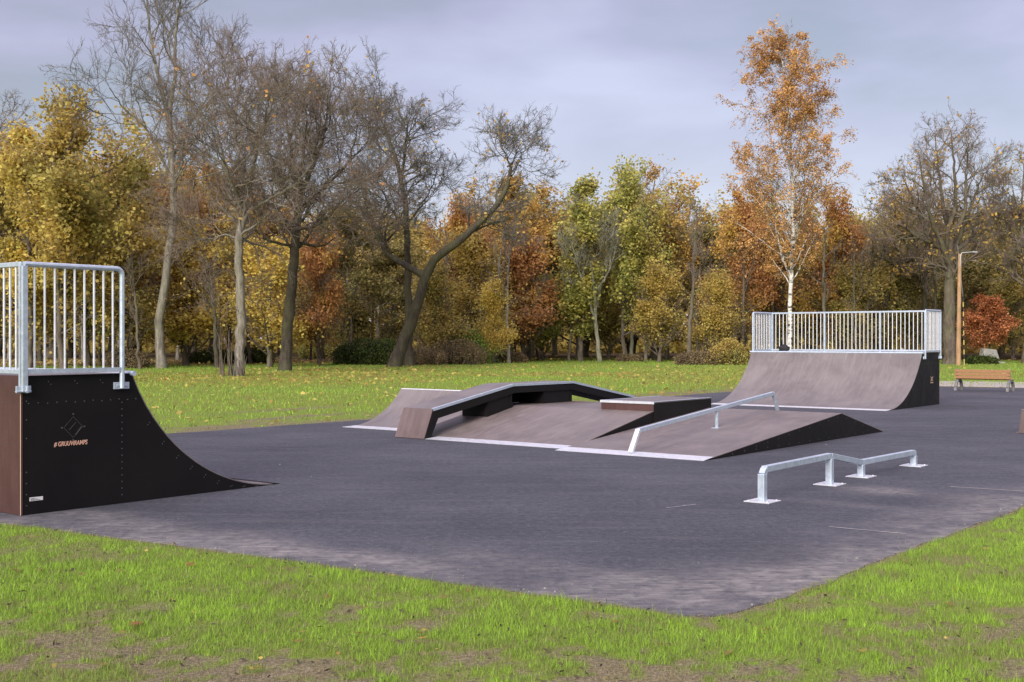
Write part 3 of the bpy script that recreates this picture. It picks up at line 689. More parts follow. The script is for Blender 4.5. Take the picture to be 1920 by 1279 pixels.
# kinked flat rail standing on the asphalt
pts = [(2.945, 13.95, .41), (4.13, 15.53, .41), (4.80, 16.42, .235), (5.98, 17.80, .24)]
t = thing('kinked_grind_rail', 'low kinked steel grind rail on four square foot plates alone on the asphalt', 'grind rail', (2.945, 13.95, 0))
O = np.array([2.945, 13.95, 0]); q = [np.array(p)-O for p in pts]; q = [(a[0], a[1], a[2]-.035) for a in q]
mb = MB()
w = .075
for a, b in zip(q[:-1], q[1:]): mb.bar(a, b, w, w)
for a in q[1:-1]: mb.tube([(a[0]-.0, a[1], a[2])]*1+[(a[0]+.0005, a[1]+.0006, a[2]+.0002)], w*.5, 4) if False else None
mb.build('rail', M['steel'], t, bevel=.006)
d = np.array([UX, UY, 0])
for k, a in enumerate(q):
    a = np.array(a); mb = MB()
    if k == 0: mb.bar(tuple(a+d*.01), tuple(a-d*.045-np.array([0, 0, .06])), w, w*.95); foot = a-d*.045
    elif k == 3: mb.bar(tuple(a-d*.01), tuple(a+d*.03-np.array([0, 0, .05])), w, w*.95); foot = a+d*.02
    else: foot = a
    ztop = a[2]-(.05 if k in (0, 3) else .03)
    mb.bar((foot[0], foot[1], .012), (foot[0], foot[1], ztop), .085, .085, up=(UX, UY, 0)); mb.build('post', M['steel'], t, bevel=.006)
    mb = MB(); c = foot; e1 = c[:2]-d[:2]*.16; e2 = c[:2]+d[:2]*.16
    mb.bar((e1[0], e1[1], .008), (e2[0], e2[1], .008), .32, .012)
    for i_ in (-1, 1):
        for j_ in (-1, 1):
            bx = c[0]+d[0]*.12*i_-d[1]*.12*j_; by = c[1]+d[1]*.12*i_+d[0]*.12*j_; mb.tube([(bx, by, .014), (bx, by, .022)], .012, 6)
    mb.build('foot_plate', M['plate'], t, bevel=.002)
# ledge running out of the right edge of the picture
t = thing('low_ledge', 'brown end of a low ledge just entering at the right picture edge', 'grind ledge', (10.20, 24.05, 0), ANG-R(90))
mb = MB(); mb.prism([(0, .004), (.06, .46), (2.4, .46), (2.4, .004)], 0, .6); mb.build('body', M['face'], t)
mb = MB(); mb.box(.05, 2.41, -.01, .61, .461, .476); mb.build('top_panel', M['ride'], t)
mb = MB(); mb.box(-.06, .0, -.01, .61, .001, .012); mb.build('toe_plate', M['face'], t)
# bag on the deck of the far quarter pipe
bx, by = 12.37-UX*1.25-UY*0, 34.6-UY*1.25
s_ = 4.30; bx, by = 12.37-UX*1.15-UY*s_, 34.6-UY*1.15+UX*s_
def lump(name, mt, parent, n=2, sc=(1, 1, 1), amp=.15, seed=0, loc=(0, 0, 0), freq=2.2):
    import bmesh; from mathutils import noise, Vector as Ve
    bm = bmesh.new(); bmesh.ops.create_icosphere(bm, subdivisions=n, radius=1)
    for w_ in bm.verts:
        k = 1+amp*noise.noise(w_.co*freq+Ve((seed*7.1, 3, 1))); w_.co = Ve((w_.co.x*sc[0]*k, w_.co.y*sc[1]*k, max(w_.co.z, -.75)*sc[2]*k))
    me = bpy.data.meshes.new(name); bm.to_mesh(me); bm.free(); me.materials.append(mt)
    for p_ in me.polygons: p_.use_smooth = True
    o = bpy.data.objects.new(name, me); COL.objects.link(o); o.location = loc
    if parent: o.parent = parent
    return o
bagm = mat('bag_fabric', (.008, .008, .009), .8)
t = thing('bag', 'small black bag lying on the deck edge of the far quarter pipe', 'bag', (bx, by, 1.5), ANG)
lump('bag_body', bagm, t, 3, (.13, .17, .11), .35, 3, (0, 0, .09)); mb = MB()
mb.tube([(.02, -.12, .12), (.03, -.08, .20), (.03, .0, .23), (.03, .08, .20), (.02, .12, .12)], .012, 6); mb.build('strap', bagm, t)

# bench
bw = mat('bench_wood', rough=.55); g = NG(bw); g.col(g.ramp(g.noise(g.coord((.6, 12, 12)), 2, 4, .6), [(.3, (.19, .09, .04)), (.7, (.34, .165, .075))]))
bc = mat('bench_concrete', rough=.8); g = NG(bc); g.col(g.ramp(g.noise(g.coord(), 14, 4, .6), [(.3, (.10, .10, .10)), (.7, (.18, .175, .17))]))
BX, BY = at(1794, 730, 43.6)[:2]
t = thing('park_bench', 'park bench with orange wooden slats on curved grey legs beside the path', 'bench', (BX, BY, 0), ANG)
# local x = away from the camera's side (seat side), local y = left; the bench runs along -y
BL = 1.98
for k in range(3):
    mb = MB(); mb.bar((-.02-.045*k*0, .06, .50+.115*k), (-.02, -BL+.1, .50+.115*k), .035, .10); o = mb.build('backrest_slat', bw, t, bevel=.006)
for k in range(3):
    mb = MB(); mb.box(.08+.14*k, .20+.14*k, -BL+.1, .06, .415, .45); o = mb.build('seat_slat', bw, t, bevel=.006)
for yy in (-.0, -BL+.16):
    mb = MB()
    a0, a1 = yy-.04, yy+.04
    # inverted U arch with a rising back post
    ar = [(-.16, .0), (-.13, .14), (-.06, .27), (.04, .35), (.18, .385), (.34, .385), (.46, .33), (.53, .2), (.56, .0)]
    for p_, q_ in zip(ar[:-1], ar[1:]): mb.bar((p_[0], yy, p_[1]), (q_[0], yy, q_[1]), .10, .085)
    mb.build('leg', bc, t, bevel=.01)
    mb = MB(); mb.bar((.05, yy, .36), (.012, yy, .80), .09, .05); mb.build('back_post', bc, t, bevel=.008)
# street lamps and the striped pole
wood = m_bark('pole_wood', (.30, .17, .09), (.46, .28, .17), 5, .2)
lampm = mat('lamp_metal', (.32, .33, .33), .5, .5); lens = mat('lamp_glass', (.6, .62, .62), .3)
def street_lamp(label, px, ybase, ytop, armpx, r, pm):
    Y = CAMH*FPX/(ybase-HOR); X = (px-960)/FPX*Y; H = CAMH+(HOR-ytop)/FPX*Y; A = (armpx-px)/FPX*Y; s = 1 if A > 0 else -1
    t = thing('street_lamp', label, 'street lamp', (X, Y, 0))
    mb = MB(); mb.tube([(0, 0, -.1), (.04, 0, H*.5), (.10, 0, H-.05)], [r, r*.85, r*.7], 12); mb.build('pole', pm, t, smooth=True)
    mb = MB(); mb.tube([(.10, -.1, H-.9), (.10, -.12, H-.2), (.14*s+.05, -.12, H+.02), (A*.6, -.12, H+.07), (A*.8, -.12, H+.08)], .035, 8); mb.build('arm', lampm, t, smooth=True)
    mb = MB(); mb.add([(A*.7, -.22, H+.05), (A*.7, -.02, H+.05), (A, -.04, H+.06), (A, -.2, H+.06), (A*.72, -.19, H+.15), (A*.72, -.05, H+.15), (A*.97, -.08, H+.12), (A*.97, -.16, H+.12)],
        [(0,1,2,3),(4,7,6,5),(0,4,5,1),(1,5,6,2),(2,6,7,3),(3,7,4,0)]); o = mb.build('lamp_head', lampm, t, bevel=.01)
    mb = MB(); mb.box(min(A*.75, A*.95), max(A*.75, A*.95), -.18, -.06, H+.035, H+.052); mb.build('lens', lens, o)
street_lamp('tall wooden street lamp with a steel arm, beside the red-leaved tree', 1797, 685.5, 475, 1832, .17, wood)
street_lamp('distant thin street lamp rising behind the railing of the far quarter pipe', 1694, 672, 524, 1724, .13, wood)
Yp = 83; Xp = (1808-960)/FPX*Yp
t = thing('striped_guard', 'slim black and yellow striped cable guard beside the wooden lamp pole', 'cable guard', (Xp, Yp, 0))
yl = mat('stripe_yellow', (.38, .30, .10), .6); bk_ = mat('stripe_black', (.01, .01, .01), .6); mb = MB()
for k in range(14): mb.tube([(-.02*k*.3, 0, .15+k*.33-(.25 if k == 0 else 0)), (-.02*(k+1)*.3, 0, 0.15+(k+1)*.33)], .04, 8, m=k % 2)
mb.build('guard_tube', [yl, bk_], t)
mb = MB(); mb.tube([(-.09, 0, 4.8), (-.4, .2, 8.4)], .012, 5); mb.build('stay_wire', lampm, t)
# monument under the red tree, boulders behind the far quarter pipe, little signs
stone = mat('stone', rough=.9); g = NG(stone); g.col(g.ramp(g.noise(g.coord(), 3, 5, .6), [(.3, (.17, .165, .155)), (.7, (.30, .29, .27))])); 
t = thing('stone_monument', 'pale grey stone block standing under the red-leaved tree', 'monument', ((1855-960)/FPX*92, 92, 0), R(12))
mb = MB(); mb.add([(-.75, -.4, -.05), (.75, -.4, -.05), (.75, .4, -.05), (-.75, .4, -.05), (-.62, -.3, 1.15), (.45, -.3, 1.05), (.5, .3, 1.05), (-.6, .3, 1.2)], [(0,3,2,1),(4,5,6,7),(0,1,5,4),(1,2,6,5),(2,3,7,6),(3,0,4,7)]); mb.build('block', stone, t, bevel=.05)
mb = MB(); mb.box(-.95, .95, -.6, .6, -.05, .12); mb.build('plinth', stone, t, bevel=.03)
for px, w_, h_, sd_, lb in ((1570, .8, .45, 1, 'grey boulder seen through the middle of the far railing'), (1592, .8, .35, 2, 'flatter grey boulder beside the other one behind the far railing'),
                        (1690, .35, .75, 3, 'upright pale stone behind the right part of the far railing'), (1712, .35, .65, 4, 'second upright stone nearest the right end of the far railing')):
    o = lump('boulder', stone, None, 3, (w_, .6, h_), .4, sd_, ((px-960)/FPX*70, 70, h_*.72)); tag(o, lb, 'boulder', 'stones behind the far quarter pipe')
for px, py, Y, c, lb, nm in ((502, 624, 80, (.75, .76, .74), 'small white sign on a thin post left of the dark double trunk', 'white'), (535, 627, 84, (.72, .25, .14), 'tiny red and white notice low beside the dark trunk', 'red')):
    x, y, z = at(px, py, Y); t = thing('sign', lb, 'sign', (x, y, 0)); sm = mat('sign_'+nm, c, .5)
    mb = MB(); mb.tube([(0, .02, 0), (0, .02, z+.2)], .03, 8); mb.build('post', lampm, t)
    mb = MB(); mb.box(-.13, .13, -.02, 0, z-.22, z+.30); o = mb.build('sign_panel', sm, t, bevel=.01)
    if nm == 'red': mb = MB(); mb.box(-.10, .10, -.024, -.021, z+.02, z+.26); mb.build('sign_field', mat('sign_cream', (.8, .7, .62), .5), o)

# ================================================================== trees
def nrm(a): return a/(np.linalg.norm(a, axis=-1, keepdims=True)+1e-9)
def grow(rg, P, D, Ln, R0, K, wig, up, tip=.25, curl=0):
    """vectorised walk: N branches of K points"""
    P = P.copy(); D = nrm(D); pts = [P.copy()]; st = (Ln/(K-1))[:, None]
    for k in range(K-1):
        D = nrm(D + wig*rg.normal(size=D.shape) + np.array([0, 0, up+curl*k/(K-1)])); P = P + D*st; pts.append(P.copy())
    t = np.linspace(0, 1, K)[None, :]
    return np.stack(pts, 1), R0[:, None]*(1-(1-tip)*t)
def kids(rg, pts, rad, M_, t0, t1, ang, asd, rf=.6, tpow=1.0):
    """M_ children per parent: start point, direction, radius, t"""
    n, K, _ = pts.shape
    t = t0+(t1-t0)*((np.arange(M_)[None, :]+rg.uniform(0, 1, (n, M_)))/M_)**tpow
    f = np.clip(t*(K-1), 0, K-1.001); i = f.astype(int); w = (f-i)[..., None]; r = np.arange(n)[:, None]
    P = pts[r, i]*(1-w)+pts[r, i+1]*w; T = nrm(pts[r, i+1]-pts[r, i]); Rr = rad[r, i]*(1-w[..., 0])+rad[r, i+1]*w[..., 0]
    q = rg.normal(size=T.shape); q = nrm(q-T*np.sum(q*T, -1, keepdims=True)); a = np.abs(rg.normal(ang, asd, t.shape))[..., None]
    D = np.cos(a)*T+np.sin(a)*q
    return P.reshape(-1, 3), D.reshape(-1, 3), (Rr*rf).ravel(), t.ravel()
def tubes(groups):
    """groups of (pts (N,K,3), rad (N,K), sides) -> V, F"""
    Vs, Fs, b = [], [], 0
    for pts, rad, S in groups:
        n, K, _ = pts.shape
        T = np.empty_like(pts); T[:, 1:-1] = pts[:, 2:]-pts[:, :-2]; T[:, 0] = pts[:, 1]-pts[:, 0]; T[:, -1] = pts[:, -1]-pts[:, -2]; T = nrm(T)
        ref = np.where(np.abs(T[:, :1, 2:3]) > .9, np.array([1., 0, 0]), np.array([0, 0, 1.])); A = nrm(np.cross(T, np.broadcast_to(ref, T.shape))); B = np.cross(T, A)
        th = np.arange(S)*2*np.pi/S
        ring = pts[:, :, None]+rad[:, :, None, None]*(A[:, :, None]*np.cos(th)[None, None, :, None]+B[:, :, None]*np.sin(th)[None, None, :, None])
        Vs.append(ring.reshape(-1, 3)); idx = b+np.arange(n*K*S).reshape(n, K, S); nx_ = np.roll(idx, -1, axis=2)
        Fs.append(np.stack([idx[:, :-1], nx_[:, :-1], nx_[:, 1:], idx[:, 1:]], -1).reshape(-1, 4)); b += n*K*S
    return np.concatenate(Vs), np.concatenate(Fs)
def resample(pl, K):
    """smooth polyline through the given points"""
    pl = np.asarray(pl, float); n = len(pl)
    if n > 2:                                   # Catmull-Rom
        ext = np.vstack([2*pl[0]-pl[1], pl, 2*pl[-1]-pl[-2]]); out_ = []
        for i in range(n-1):
            p0, p1, p2, p3 = ext[i:i+4]
            for t in np.linspace(0, 1, 12, endpoint=False): out_.append(.5*((2*p1)+(-p0+p2)*t+(2*p0-5*p1+4*p2-p3)*t*t+(-p0+3*p1-3*p2+p3)*t**3))
        out_.append(pl[-1]); pl = np.array(out_)
    s = np.concatenate([[0], np.cumsum(np.linalg.norm(np.diff(pl, axis=0), axis=1))]); q = np.linspace(0, s[-1], K)
    return np.stack([np.interp(q, s, pl[:, k]) for k in range(3)], -1)

def tree_mesh(seed, trunks, lv, leaf=None):
    """trunks: list of (points, r0, r1, has_children weight). lv: per level dict(M, t0, t1, ang, L, wig, up, K, rf). Returns wood groups, twig groups, leaf points"""
    rg = np.random.default_rng(seed); wood, twig = [], []
    bp, br, bl = [], [], []
    for pl, r0, r1 in trunks:
        p = resample(pl, 22); t = np.linspace(0, 1, 22); r = .72*(r1+(r0-r1)*(1-t)**.85); r[0] *= 1.3; r[1] *= 1.1
        p[1:-1] += rg.normal(0, .035, (20, 3))*np.array([1, 1, .2])
        wood.append((p[None], r[None], 10)); bp.append(p); br.append(r); bl.append(np.linalg.norm(np.diff(p, axis=0), axis=1).sum())
    pts = np.stack(bp); rad = np.stack(br); Lp = np.array(bl)
    last = None
    for k, c in enumerate(lv):
        P, D, r, t = kids(rg, pts, rad, c['M'], c['t0'], c['t1'], c['ang'], c.get('asd', .18), c.get('rf', .6), c.get('tp', 1))
        par = np.repeat(np.arange(len(pts)), c['M'])
        if k == 0 and len(trunks) > 1 and c.get('clear', True):          # a forked tree's lower bole stays clear
            m0 = par == 0; t2 = .66+.32*(t[m0]-c['t0'])/(.98-c['t0']); f = np.clip(t2*21, 0, 20.99); i_ = f.astype(int); w_ = (f-i_)[:, None]
            P[m0] = pts[0][i_]*(1-w_)+pts[0][i_+1]*w_; t[m0] = t2; r[m0] = np.interp(t2, np.linspace(0, 1, 22), rad[0])*.4
        if 'Labs' in c: Ln = np.interp((t-c['t0'])/(c['t1']-c['t0']), np.linspace(0, 1, len(c['Labs'])), c['Labs'])*rg.uniform(*c.get('var', (.75, 1.2)), len(t))
        else: Ln = Lp[par]*c['L']*(1-.45*t)*rg.uniform(.6, 1.25, len(t))
        r = np.maximum(np.minimum(r, c.get('rmax', 9)*(.55 if k == 0 else 1)), c.get('rmin', .008))
        D = D+np.array([0, 0, c.get('lift', 0)])
        pts, rad = grow(rg, P, D, Ln, r, c['K'], c['wig'], c['up'], c.get('tip', .3), c.get('curl', 0))
        if c.get('thin'):
            keep = rg.uniform(0, 1, len(pts)) < c['thin']; pts, rad, Ln = pts[keep], rad[keep], Ln[keep]
        Lp = Ln; (wood if k == 0 else twig).append((pts, rad, c.get('S', 3))); last = (pts, rad)
    lp = None
    if leaf:
        n = leaf['n']; src = twig[-1][0] if not leaf.get('all') else twig[-1][0]
        i = rg.integers(0, len(src), n*3); t = rg.uniform(0, 1, n*3)**.7*(src.shape[1]-1.001); j_ = t.astype(int); w = (t-j_)[:, None]
        lp = src[i, j_]*(1-w)+src[i, j_+1]*w + rg.normal(0, leaf.get('sp', .25), (n*3, 3))
        cl = fbm(lp[:, 0]*1.0+seed, lp[:, 2]+lp[:, 1]*.7, leaf.get('cf', .55), 3, seed)
        lp = lp[rg.uniform(0, 1, n*3) < sstep(leaf.get('c0', .38), leaf.get('c1', .58), cl)][:n]
        if 'zmin' in leaf: lp = lp[lp[:, 2] > leaf['zmin']]
    return wood, twig, lp

def plant_tree(name, label, cat, X, Y, seed, trunks, lv, wm, tm, leaf=None, lm=None, group=None, lsz=.2, flat=.2, asp=1.0):
    wood, twig, lp = tree_mesh(seed, trunks, lv, leaf)
    t = thing(name, label, cat, (X, Y, 0), 0, group)
    V, F = tubes(wood); a = np_mesh('trunk', V, F, wm, t, smooth=True)
    V, F = tubes(twig); b = np_mesh('branches', V, F, tm, t, smooth=True); c = None
    if lp is not None and len(lp):
        rg = np.random.default_rng(seed+99); V, F = quads(lp, lsz, flat, rg, asp); c = np_mesh('crown', V, F, lm, t, fattr={'rnd': rg.uniform(0, 1, len(F))})
    return t
def loc(pl, Y, X0, dy=None):
    """photo-measured outline points at distance Y into tree-local space, with some depth given to every limb"""
    r = []
    for k, p in enumerate(pl):
        d = p[2] if len(p) > 2 else 0; x, y, z = at(p[0], p[1], Y+d); r.append((x-X0, y-Y, -.15 if (k == 0 and z < .6) else max(z, -.1)))
    return r
SEEN = {}
def bare_lv(L1, M1=16, t0=.35, dens=1.0, up=.05, twigr=.012, m=(7, 7, 6), ang=.85, wig=.16):
    return [dict(M=M1, t0=t0, t1=.98, ang=ang, Labs=L1, wig=wig*.8, up=up, K=10, rf=.55, S=6, rmax=.2),
            dict(M=int(m[0]*dens), t0=.25, t1=1, ang=.7, L=.75, wig=wig, up=up, K=8, rf=.6, S=4, rmax=.07, rmin=.02),
            dict(M=int(m[1]*dens), t0=.2, t1=1, ang=.65, L=.6, wig=wig*1.1, up=up*.8, K=6, rf=.6, rmin=twigr),
            dict(M=int(m[2]*dens), t0=.15, t1=1, ang=.6, L=.65, wig=wig*1.2, up=up, K=4, rf=.6, rmin=twigr*.6, tip=.5)]

# --- tall bare tree, left
Y = 76.; X0 = (303-960)/FPX*Y
plant_tree('bare_tree', 'tallest bare tree on the left, cut by the top picture edge', 'tree', X0, Y, 11,
    [(loc([(303, 689), (299, 600), (315, 500), (326, 380), (320, 280), (316, 205)], Y, X0), .42, .24), (loc([(316, 215), (298, 150, 1), (285, 90, 2), (278, 20, 2.5), (270, -40, 3)], Y, X0), .2, .04), (loc([(317, 215), (328, 140, -1), (330, 60, -1.5), (340, 0, -2), (345, -50, -2)], Y, X0), .2, .04),
     (loc([(318, 330), (280, 250, -1), (235, 205, -2), (205, 165, -3)], Y, X0), .14, .03), (loc([(322, 300), (350, 240, 1), (390, 180, 2), (405, 110, 2)], Y, X0), .13, .03)],
    bare_lv([4.0, 4.6, 4.2, 3.0], 11, .3, 1, .06, .013, (7, 6, 5), .8), M['bark_grey'], M['twig_grey'])
# --- grey trunked tree with a wide brown twiggy crown
Y = 61.; X0 = (446-960)/FPX*Y
plant_tree('bare_tree', 'bare tree with a thick pale grey trunk, shoots round its foot', 'tree', X0, Y, 12,
    [(loc([(446, 708), (452, 600), (450, 520), (446, 450), (460, 400), (464, 350)], Y, X0), .36, .24), (loc([(464, 360), (455, 300, 1), (440, 260, 2), (446, 185, 2), (450, 135, 2.5)], Y, X0), .2, .04), (loc([(464, 360), (480, 290, -1), (500, 225, -2), (518, 165, -2.5)], Y, X0), .19, .04),
     (loc([(462, 370), (420, 310, 1), (385, 280, 1.5), (370, 215, 2)], Y, X0), .15, .03), (loc([(464, 400), (510, 370, -1), (555, 345, -2), (590, 300, -3)], Y, X0), .15, .03), (loc([(447, 450), (420, 440, .5), (390, 455, 1), (365, 440, 1)], Y, X0), .08, .03), (loc([(460, 390), (430, 330, -2), (405, 240, -3), (400, 180, -3)], Y, X0), .13, .03)],
    bare_lv([3.0, 3.6, 3.2, 2.2], 12, .25, 1, .04, .012, (8, 7, 5), .95, .24), M['bark_grey'], M['twig_brown'],
    dict(n=420, sp=.15, c0=.62, c1=.7), LEAF['orange'], lsz=.22)
# suckers around its base
Yb = 60.5; mb = MB(); rs = random.Random(4)
t = thing('sucker_shoots', 'thin upright shoots growing round the foot of the pale grey trunk', 'shoots', ((440-960)/FPX*Yb, Yb, 0))
for k in range(22):
    x = rs.uniform(-.75, .55); y = rs.uniform(-.3, .3); h = rs.uniform(.7, 3.0) if x < 0 else rs.uniform(.4, 1.2); l = rs.uniform(-.5, .15)
    mb.tube([(x, y, -.05), (x+l*.3, y, h*.4), (x+l*.5, y+.1, h*.75), (x+l, y+.1, h)], [.03, .022, .016, .008], 5)
mb.build('stems', M['bark_brown'], t)
# --- dark double trunk with the densest brown crown
Y = 70.; X0 = (535-960)/FPX*Y
plant_tree('bare_tree', 'dark brown trunk with a broad dense crown of brown twigs', 'tree', X0, Y, 13,
    [(loc([(533, 690), (540, 600), (550, 500), (556, 420), (562, 370)], Y, X0), .5, .3), (loc([(562, 372), (548, 300, 1), (540, 240, 2), (530, 190, 2)], Y, X0), .22, .04), (loc([(562, 372), (590, 300, -1), (610, 240, -1), (615, 195, -1.5)], Y, X0), .22, .04),
     (loc([(560, 400), (610, 350, 2), (655, 300, 3), (672, 230, 3)], Y, X0), .18, .03), (loc([(556, 430), (600, 420, -1), (640, 380, -2), (680, 350, -3)], Y, X0), .15, .03), (loc([(560, 380), (570, 280, -3), (575, 230, -4), (570, 180, -4)], Y, X0), .18, .03), (loc([(552, 440), (515, 410, 1), (490, 350, 2), (480, 300, 3)], Y, X0), .14, .03)],
    bare_lv([3.0, 4.0, 3.8, 2.6], 13, .22, 1, .04, .012, (8, 7, 5), .95, .24), M['bark_dark'], M['twig_brown'],
    dict(n=700, sp=.2, c0=.60, c1=.7, zmin=13), LEAF['gold'], lsz=.24)
# --- tall slender forked tree centre
Y = 84.; X0 = (768-960)/FPX*Y
plant_tree('bare_tree', 'bare round-topped tree rising upright behind the leaning limb', 'tree', X0, Y, 14,
    [(loc([(768, 682), (766, 560), (764, 470), (760, 390), (750, 330), (737, 280), (722, 240)], Y, X0), .45, .15), (loc([(752, 340), (760, 280, -1), (764, 240, -1), (772, 215, -1)], Y, X0), .18, .04), (loc([(730, 262), (716, 225, 1), (712, 210, 1), (706, 195, 2)], Y, X0), .14, .03),
     (loc([(764, 420), (790, 385, 1), (810, 350, 2), (820, 315, 2)], Y, X0), .12, .03), (loc([(762, 430), (735, 395, -1), (715, 355, -2), (700, 330, -2)], Y, X0), .14, .03), (loc([(724, 245), (690, 235, 1), (668, 215, 2)], Y, X0), .1, .03)],
    bare_lv([2.4, 3.2, 3.0, 1.8], 14, .3, 1, .02, .013, (8, 7, 5), .95, .24), M['bark_dark'], M['twig_grey'],
    dict(n=500, sp=.25, c0=.58, c1=.7), LEAF['rust'], lsz=.22)
# --- leaning forked giant
Y = 80.; X0 = (740-960)/FPX*Y
plant_tree('leaning_tree', 'old dark tree leaning right with one long heavy curved limb', 'tree', X0, Y, 15,
    [(loc([(738, 684), (768, 610), (790, 545), (812, 490), (860, 452), (905, 412), (938, 375), (955, 335), (960, 305)], Y, X0), .62, .14), (loc([(800, 520), (765, 500, 1), (722, 470, 2), (690, 405, 3), (650, 368, 3)], Y, X0), .34, .12), (loc([(958, 315), (948, 290, 1), (940, 275, 1)], Y, X0), .1, .04), (loc([(958, 315), (968, 285, -1), (975, 270, -1)], Y, X0), .08, .03), (loc([(875, 440), (920, 420, 1), (965, 410, 2)], Y, X0), .1, .03)],
    bare_lv([3.0, 3.0, 2.2, 1.2], 12, .36, 1, .03, .013, (7, 6, 5), .95, .24), M['bark_dark'], M['twig_grey'],
    dict(n=500, sp=.25, c0=.55, c1=.7), LEAF['rust'], lsz=.22)
# --- birch
Y = 83.; X0 = (1482-960)/FPX*Y
blv = [dict(clear=False, var=(.75, 1.15), M=84, t0=.24, t1=.985, ang=1.0, Labs=[3.0, 5.8, 6.1, 5.6, 5.0, 4.6, 4.2, 3.2, 1.6], wig=.10, up=.11, K=9, rf=.34, S=5, lift=.35, curl=-.26, rmax=.10),
       dict(M=8, t0=.2, t1=1, ang=.7, L=.42, wig=.16, up=-.02, K=6, rf=.6, S=3, rmin=.014, curl=-.15),
       dict(M=7, t0=.1, t1=1, ang=.6, L=.75, wig=.12, up=-.20, K=6, rf=.6, rmin=.008, curl=-.35)]
plant_tree('birch_tree', 'tall birch, white trunk, drooping orange leaves, above the far railing', 'tree', X0, Y, 16,
    [(loc([(1480, 688), (1482, 560), (1487, 430), (1484, 330), (1478, 220), (1470, 130), (1463, 75)], Y, X0), .24, .035)],
    blv, M['birch'], M['twig_brown'], dict(n=33000, sp=.10, c0=.38, c1=.56, cf=1.0), LEAF['birch'], lsz=.135, flat=0, asp=.8)
# --- big dark oak right and neighbours
def oak(seed, label, px, yb, Y, crown, wr, lm=None, nleaf=0, wm='bark_brown', dens=1.0):
    X0 = (px-960)/FPX*Y; rs = random.Random(seed); hx = [loc([(px, yb), (px+rs.uniform(-4, 4), (yb+crown[3])/2), (px+rs.uniform(-6, 6), crown[3])], Y, X0)]
    tr_ = [(hx[0], wr, wr*.6)]; cx = (crown[0]+crown[1])/2; top = crown[2]; bot = crown[3]
    for k in range(8):
        f = (k+.5)/8; ex = crown[0]+(crown[1]-crown[0])*f; ey = top+(bot-top)*(.12+.75*abs(2*f-1)**2.0) + rs.uniform(-14, 14); d = rs.uniform(-4, 4)
        sy = bot+rs.uniform(-5, 40); mx = px+(ex-px)*.55; my = bot+(ey-bot)*.38
        tr_.append((loc([(px, sy), (px+(ex-px)*.28+rs.uniform(-8, 8), sy+(my-sy)*.55, d*.3), (mx+rs.uniform(-10, 10), my, d*.6), (ex, ey, d)], Y, X0), wr*.42, .03))
    return plant_tree('oak_tree', label, 'tree', X0, Y, seed, tr_, bare_lv([1.6, 2.8, 3.0, 2.0], 9, .25, dens, .04, .013, (7, 6, 5), .9, .2), M[wm], M['twig_brown'],
                      dict(n=nleaf, sp=.2, c0=.45, c1=.65) if nleaf else None, lm, lsz=.22)
oak(21, 'big bare oak with a broad crown just left of the wooden lamp', 1782, 682, 88., (1645, 1890, 225, 470), .72, LEAF['rust'], 900)
oak(22, 'bare oak crown entering at the right picture edge', 1925, 680, 92., (1840, 2020, 300, 480), .5, LEAF['rust'], 1500)
oak(23, 'low wide brown-leaved oak standing behind the big bare oak', 1730, 676, 100., (1600, 1830, 370, 500), .4, LEAF['rust'], 3200, 'bark_dark')
oak(24, 'bare grey tree cut by the left picture edge above the yellow maples', -25, 688, 80., (-130, 45, 175, 420), .45, None, 0, 'bark_grey')
# --- thin pale trees at the wood's edge
def slim(seed, name, label, px, yb, ytop, lean, wr, mt, tw, lv=None, leaf=None, lm=None, extra=(), L1=None, t0=.3, M1=14, lsz=.2):
    Y = CAMH*FPX/(yb-HOR); X0 = (px-960)/FPX*Y
    tr_ = [(loc([(px, yb), (px+lean*.2, yb+(ytop-yb)*.25), (px+lean*.45+3, yb+(ytop-yb)*.55), (px+lean, ytop)], Y, X0), wr, .05)]
    for e_ in extra: tr_.append((loc(e_, Y, X0), wr*.55, .03))
    return plant_tree(name, label, 'tree', X0, Y, seed, tr_, lv or bare_lv(L1 or [1.8, 2.4, 1.6], M1, t0, 1, .12, .014, (6, 5, 5), .65), M[mt], M[tw], leaf, lm, lsz=lsz)
slim(31, 'slender_tree', 'slender pale leaning tree, bare branches fanning upwards before green trees', 1125, 678, 400, -35, .27, 'bark_pale', 'bark_pale', extra=([(1112, 600), (1130, 520, 1), (1135, 440, 1)], [(1113, 590), (1090, 520, -1), (1070, 450, -1)], [(1110, 560), (1145, 500, 0), (1160, 430, 0)]))
slim(32, 'slender_tree', 'slender grey tree with two stems next to the leaning pale one', 1182, 676, 420, 18, .25, 'bark_pale', 'twig_grey', extra=([(1184, 600), (1165, 520, 1), (1158, 440, 1)],))
slim(33, 'forked_tree', 'pale forked trunk at the wood edge between bushes and slender trees', 1040, 664+3, 380, -10, .42, 'bark_pale', 'twig_grey', extra=([(1041, 640), (1052, 590, 0), (1056, 500, 0), (1060, 420, 0)],))
slim(34, 'leaning_snag', 'dark upright trunk without leaves whose top meets another leaning trunk', 1291, 682, 395, 14, .27, 'bark_brown', 'twig_brown', L1=[.8, 1.2, 1.0], t0=.5, M1=9)
slim(35, 'leaning_snag', 'thin dark trunk leaning left against its upright neighbour', 1362, 680, 440, -62, .2, 'bark_dark', 'twig_brown', L1=[.6, 1.0, 1.0], t0=.4, M1=8)
slim(36, 'slender_tree', 'thin dark leafless trunk left of the tree with the pale grey trunk', 408, 690, 520, -18, .24, 'bark_dark', 'twig_brown', L1=[2.2, 2.4, 1.5], t0=.4, M1=9)
slim(37, 'slender_tree', 'thin curved trunk just right of the near railing', 262, 692, 470, -22, .15, 'bark_brown', 'twig_brown', L1=[1.2, 1.5, 1.0], t0=.3, M1=9)
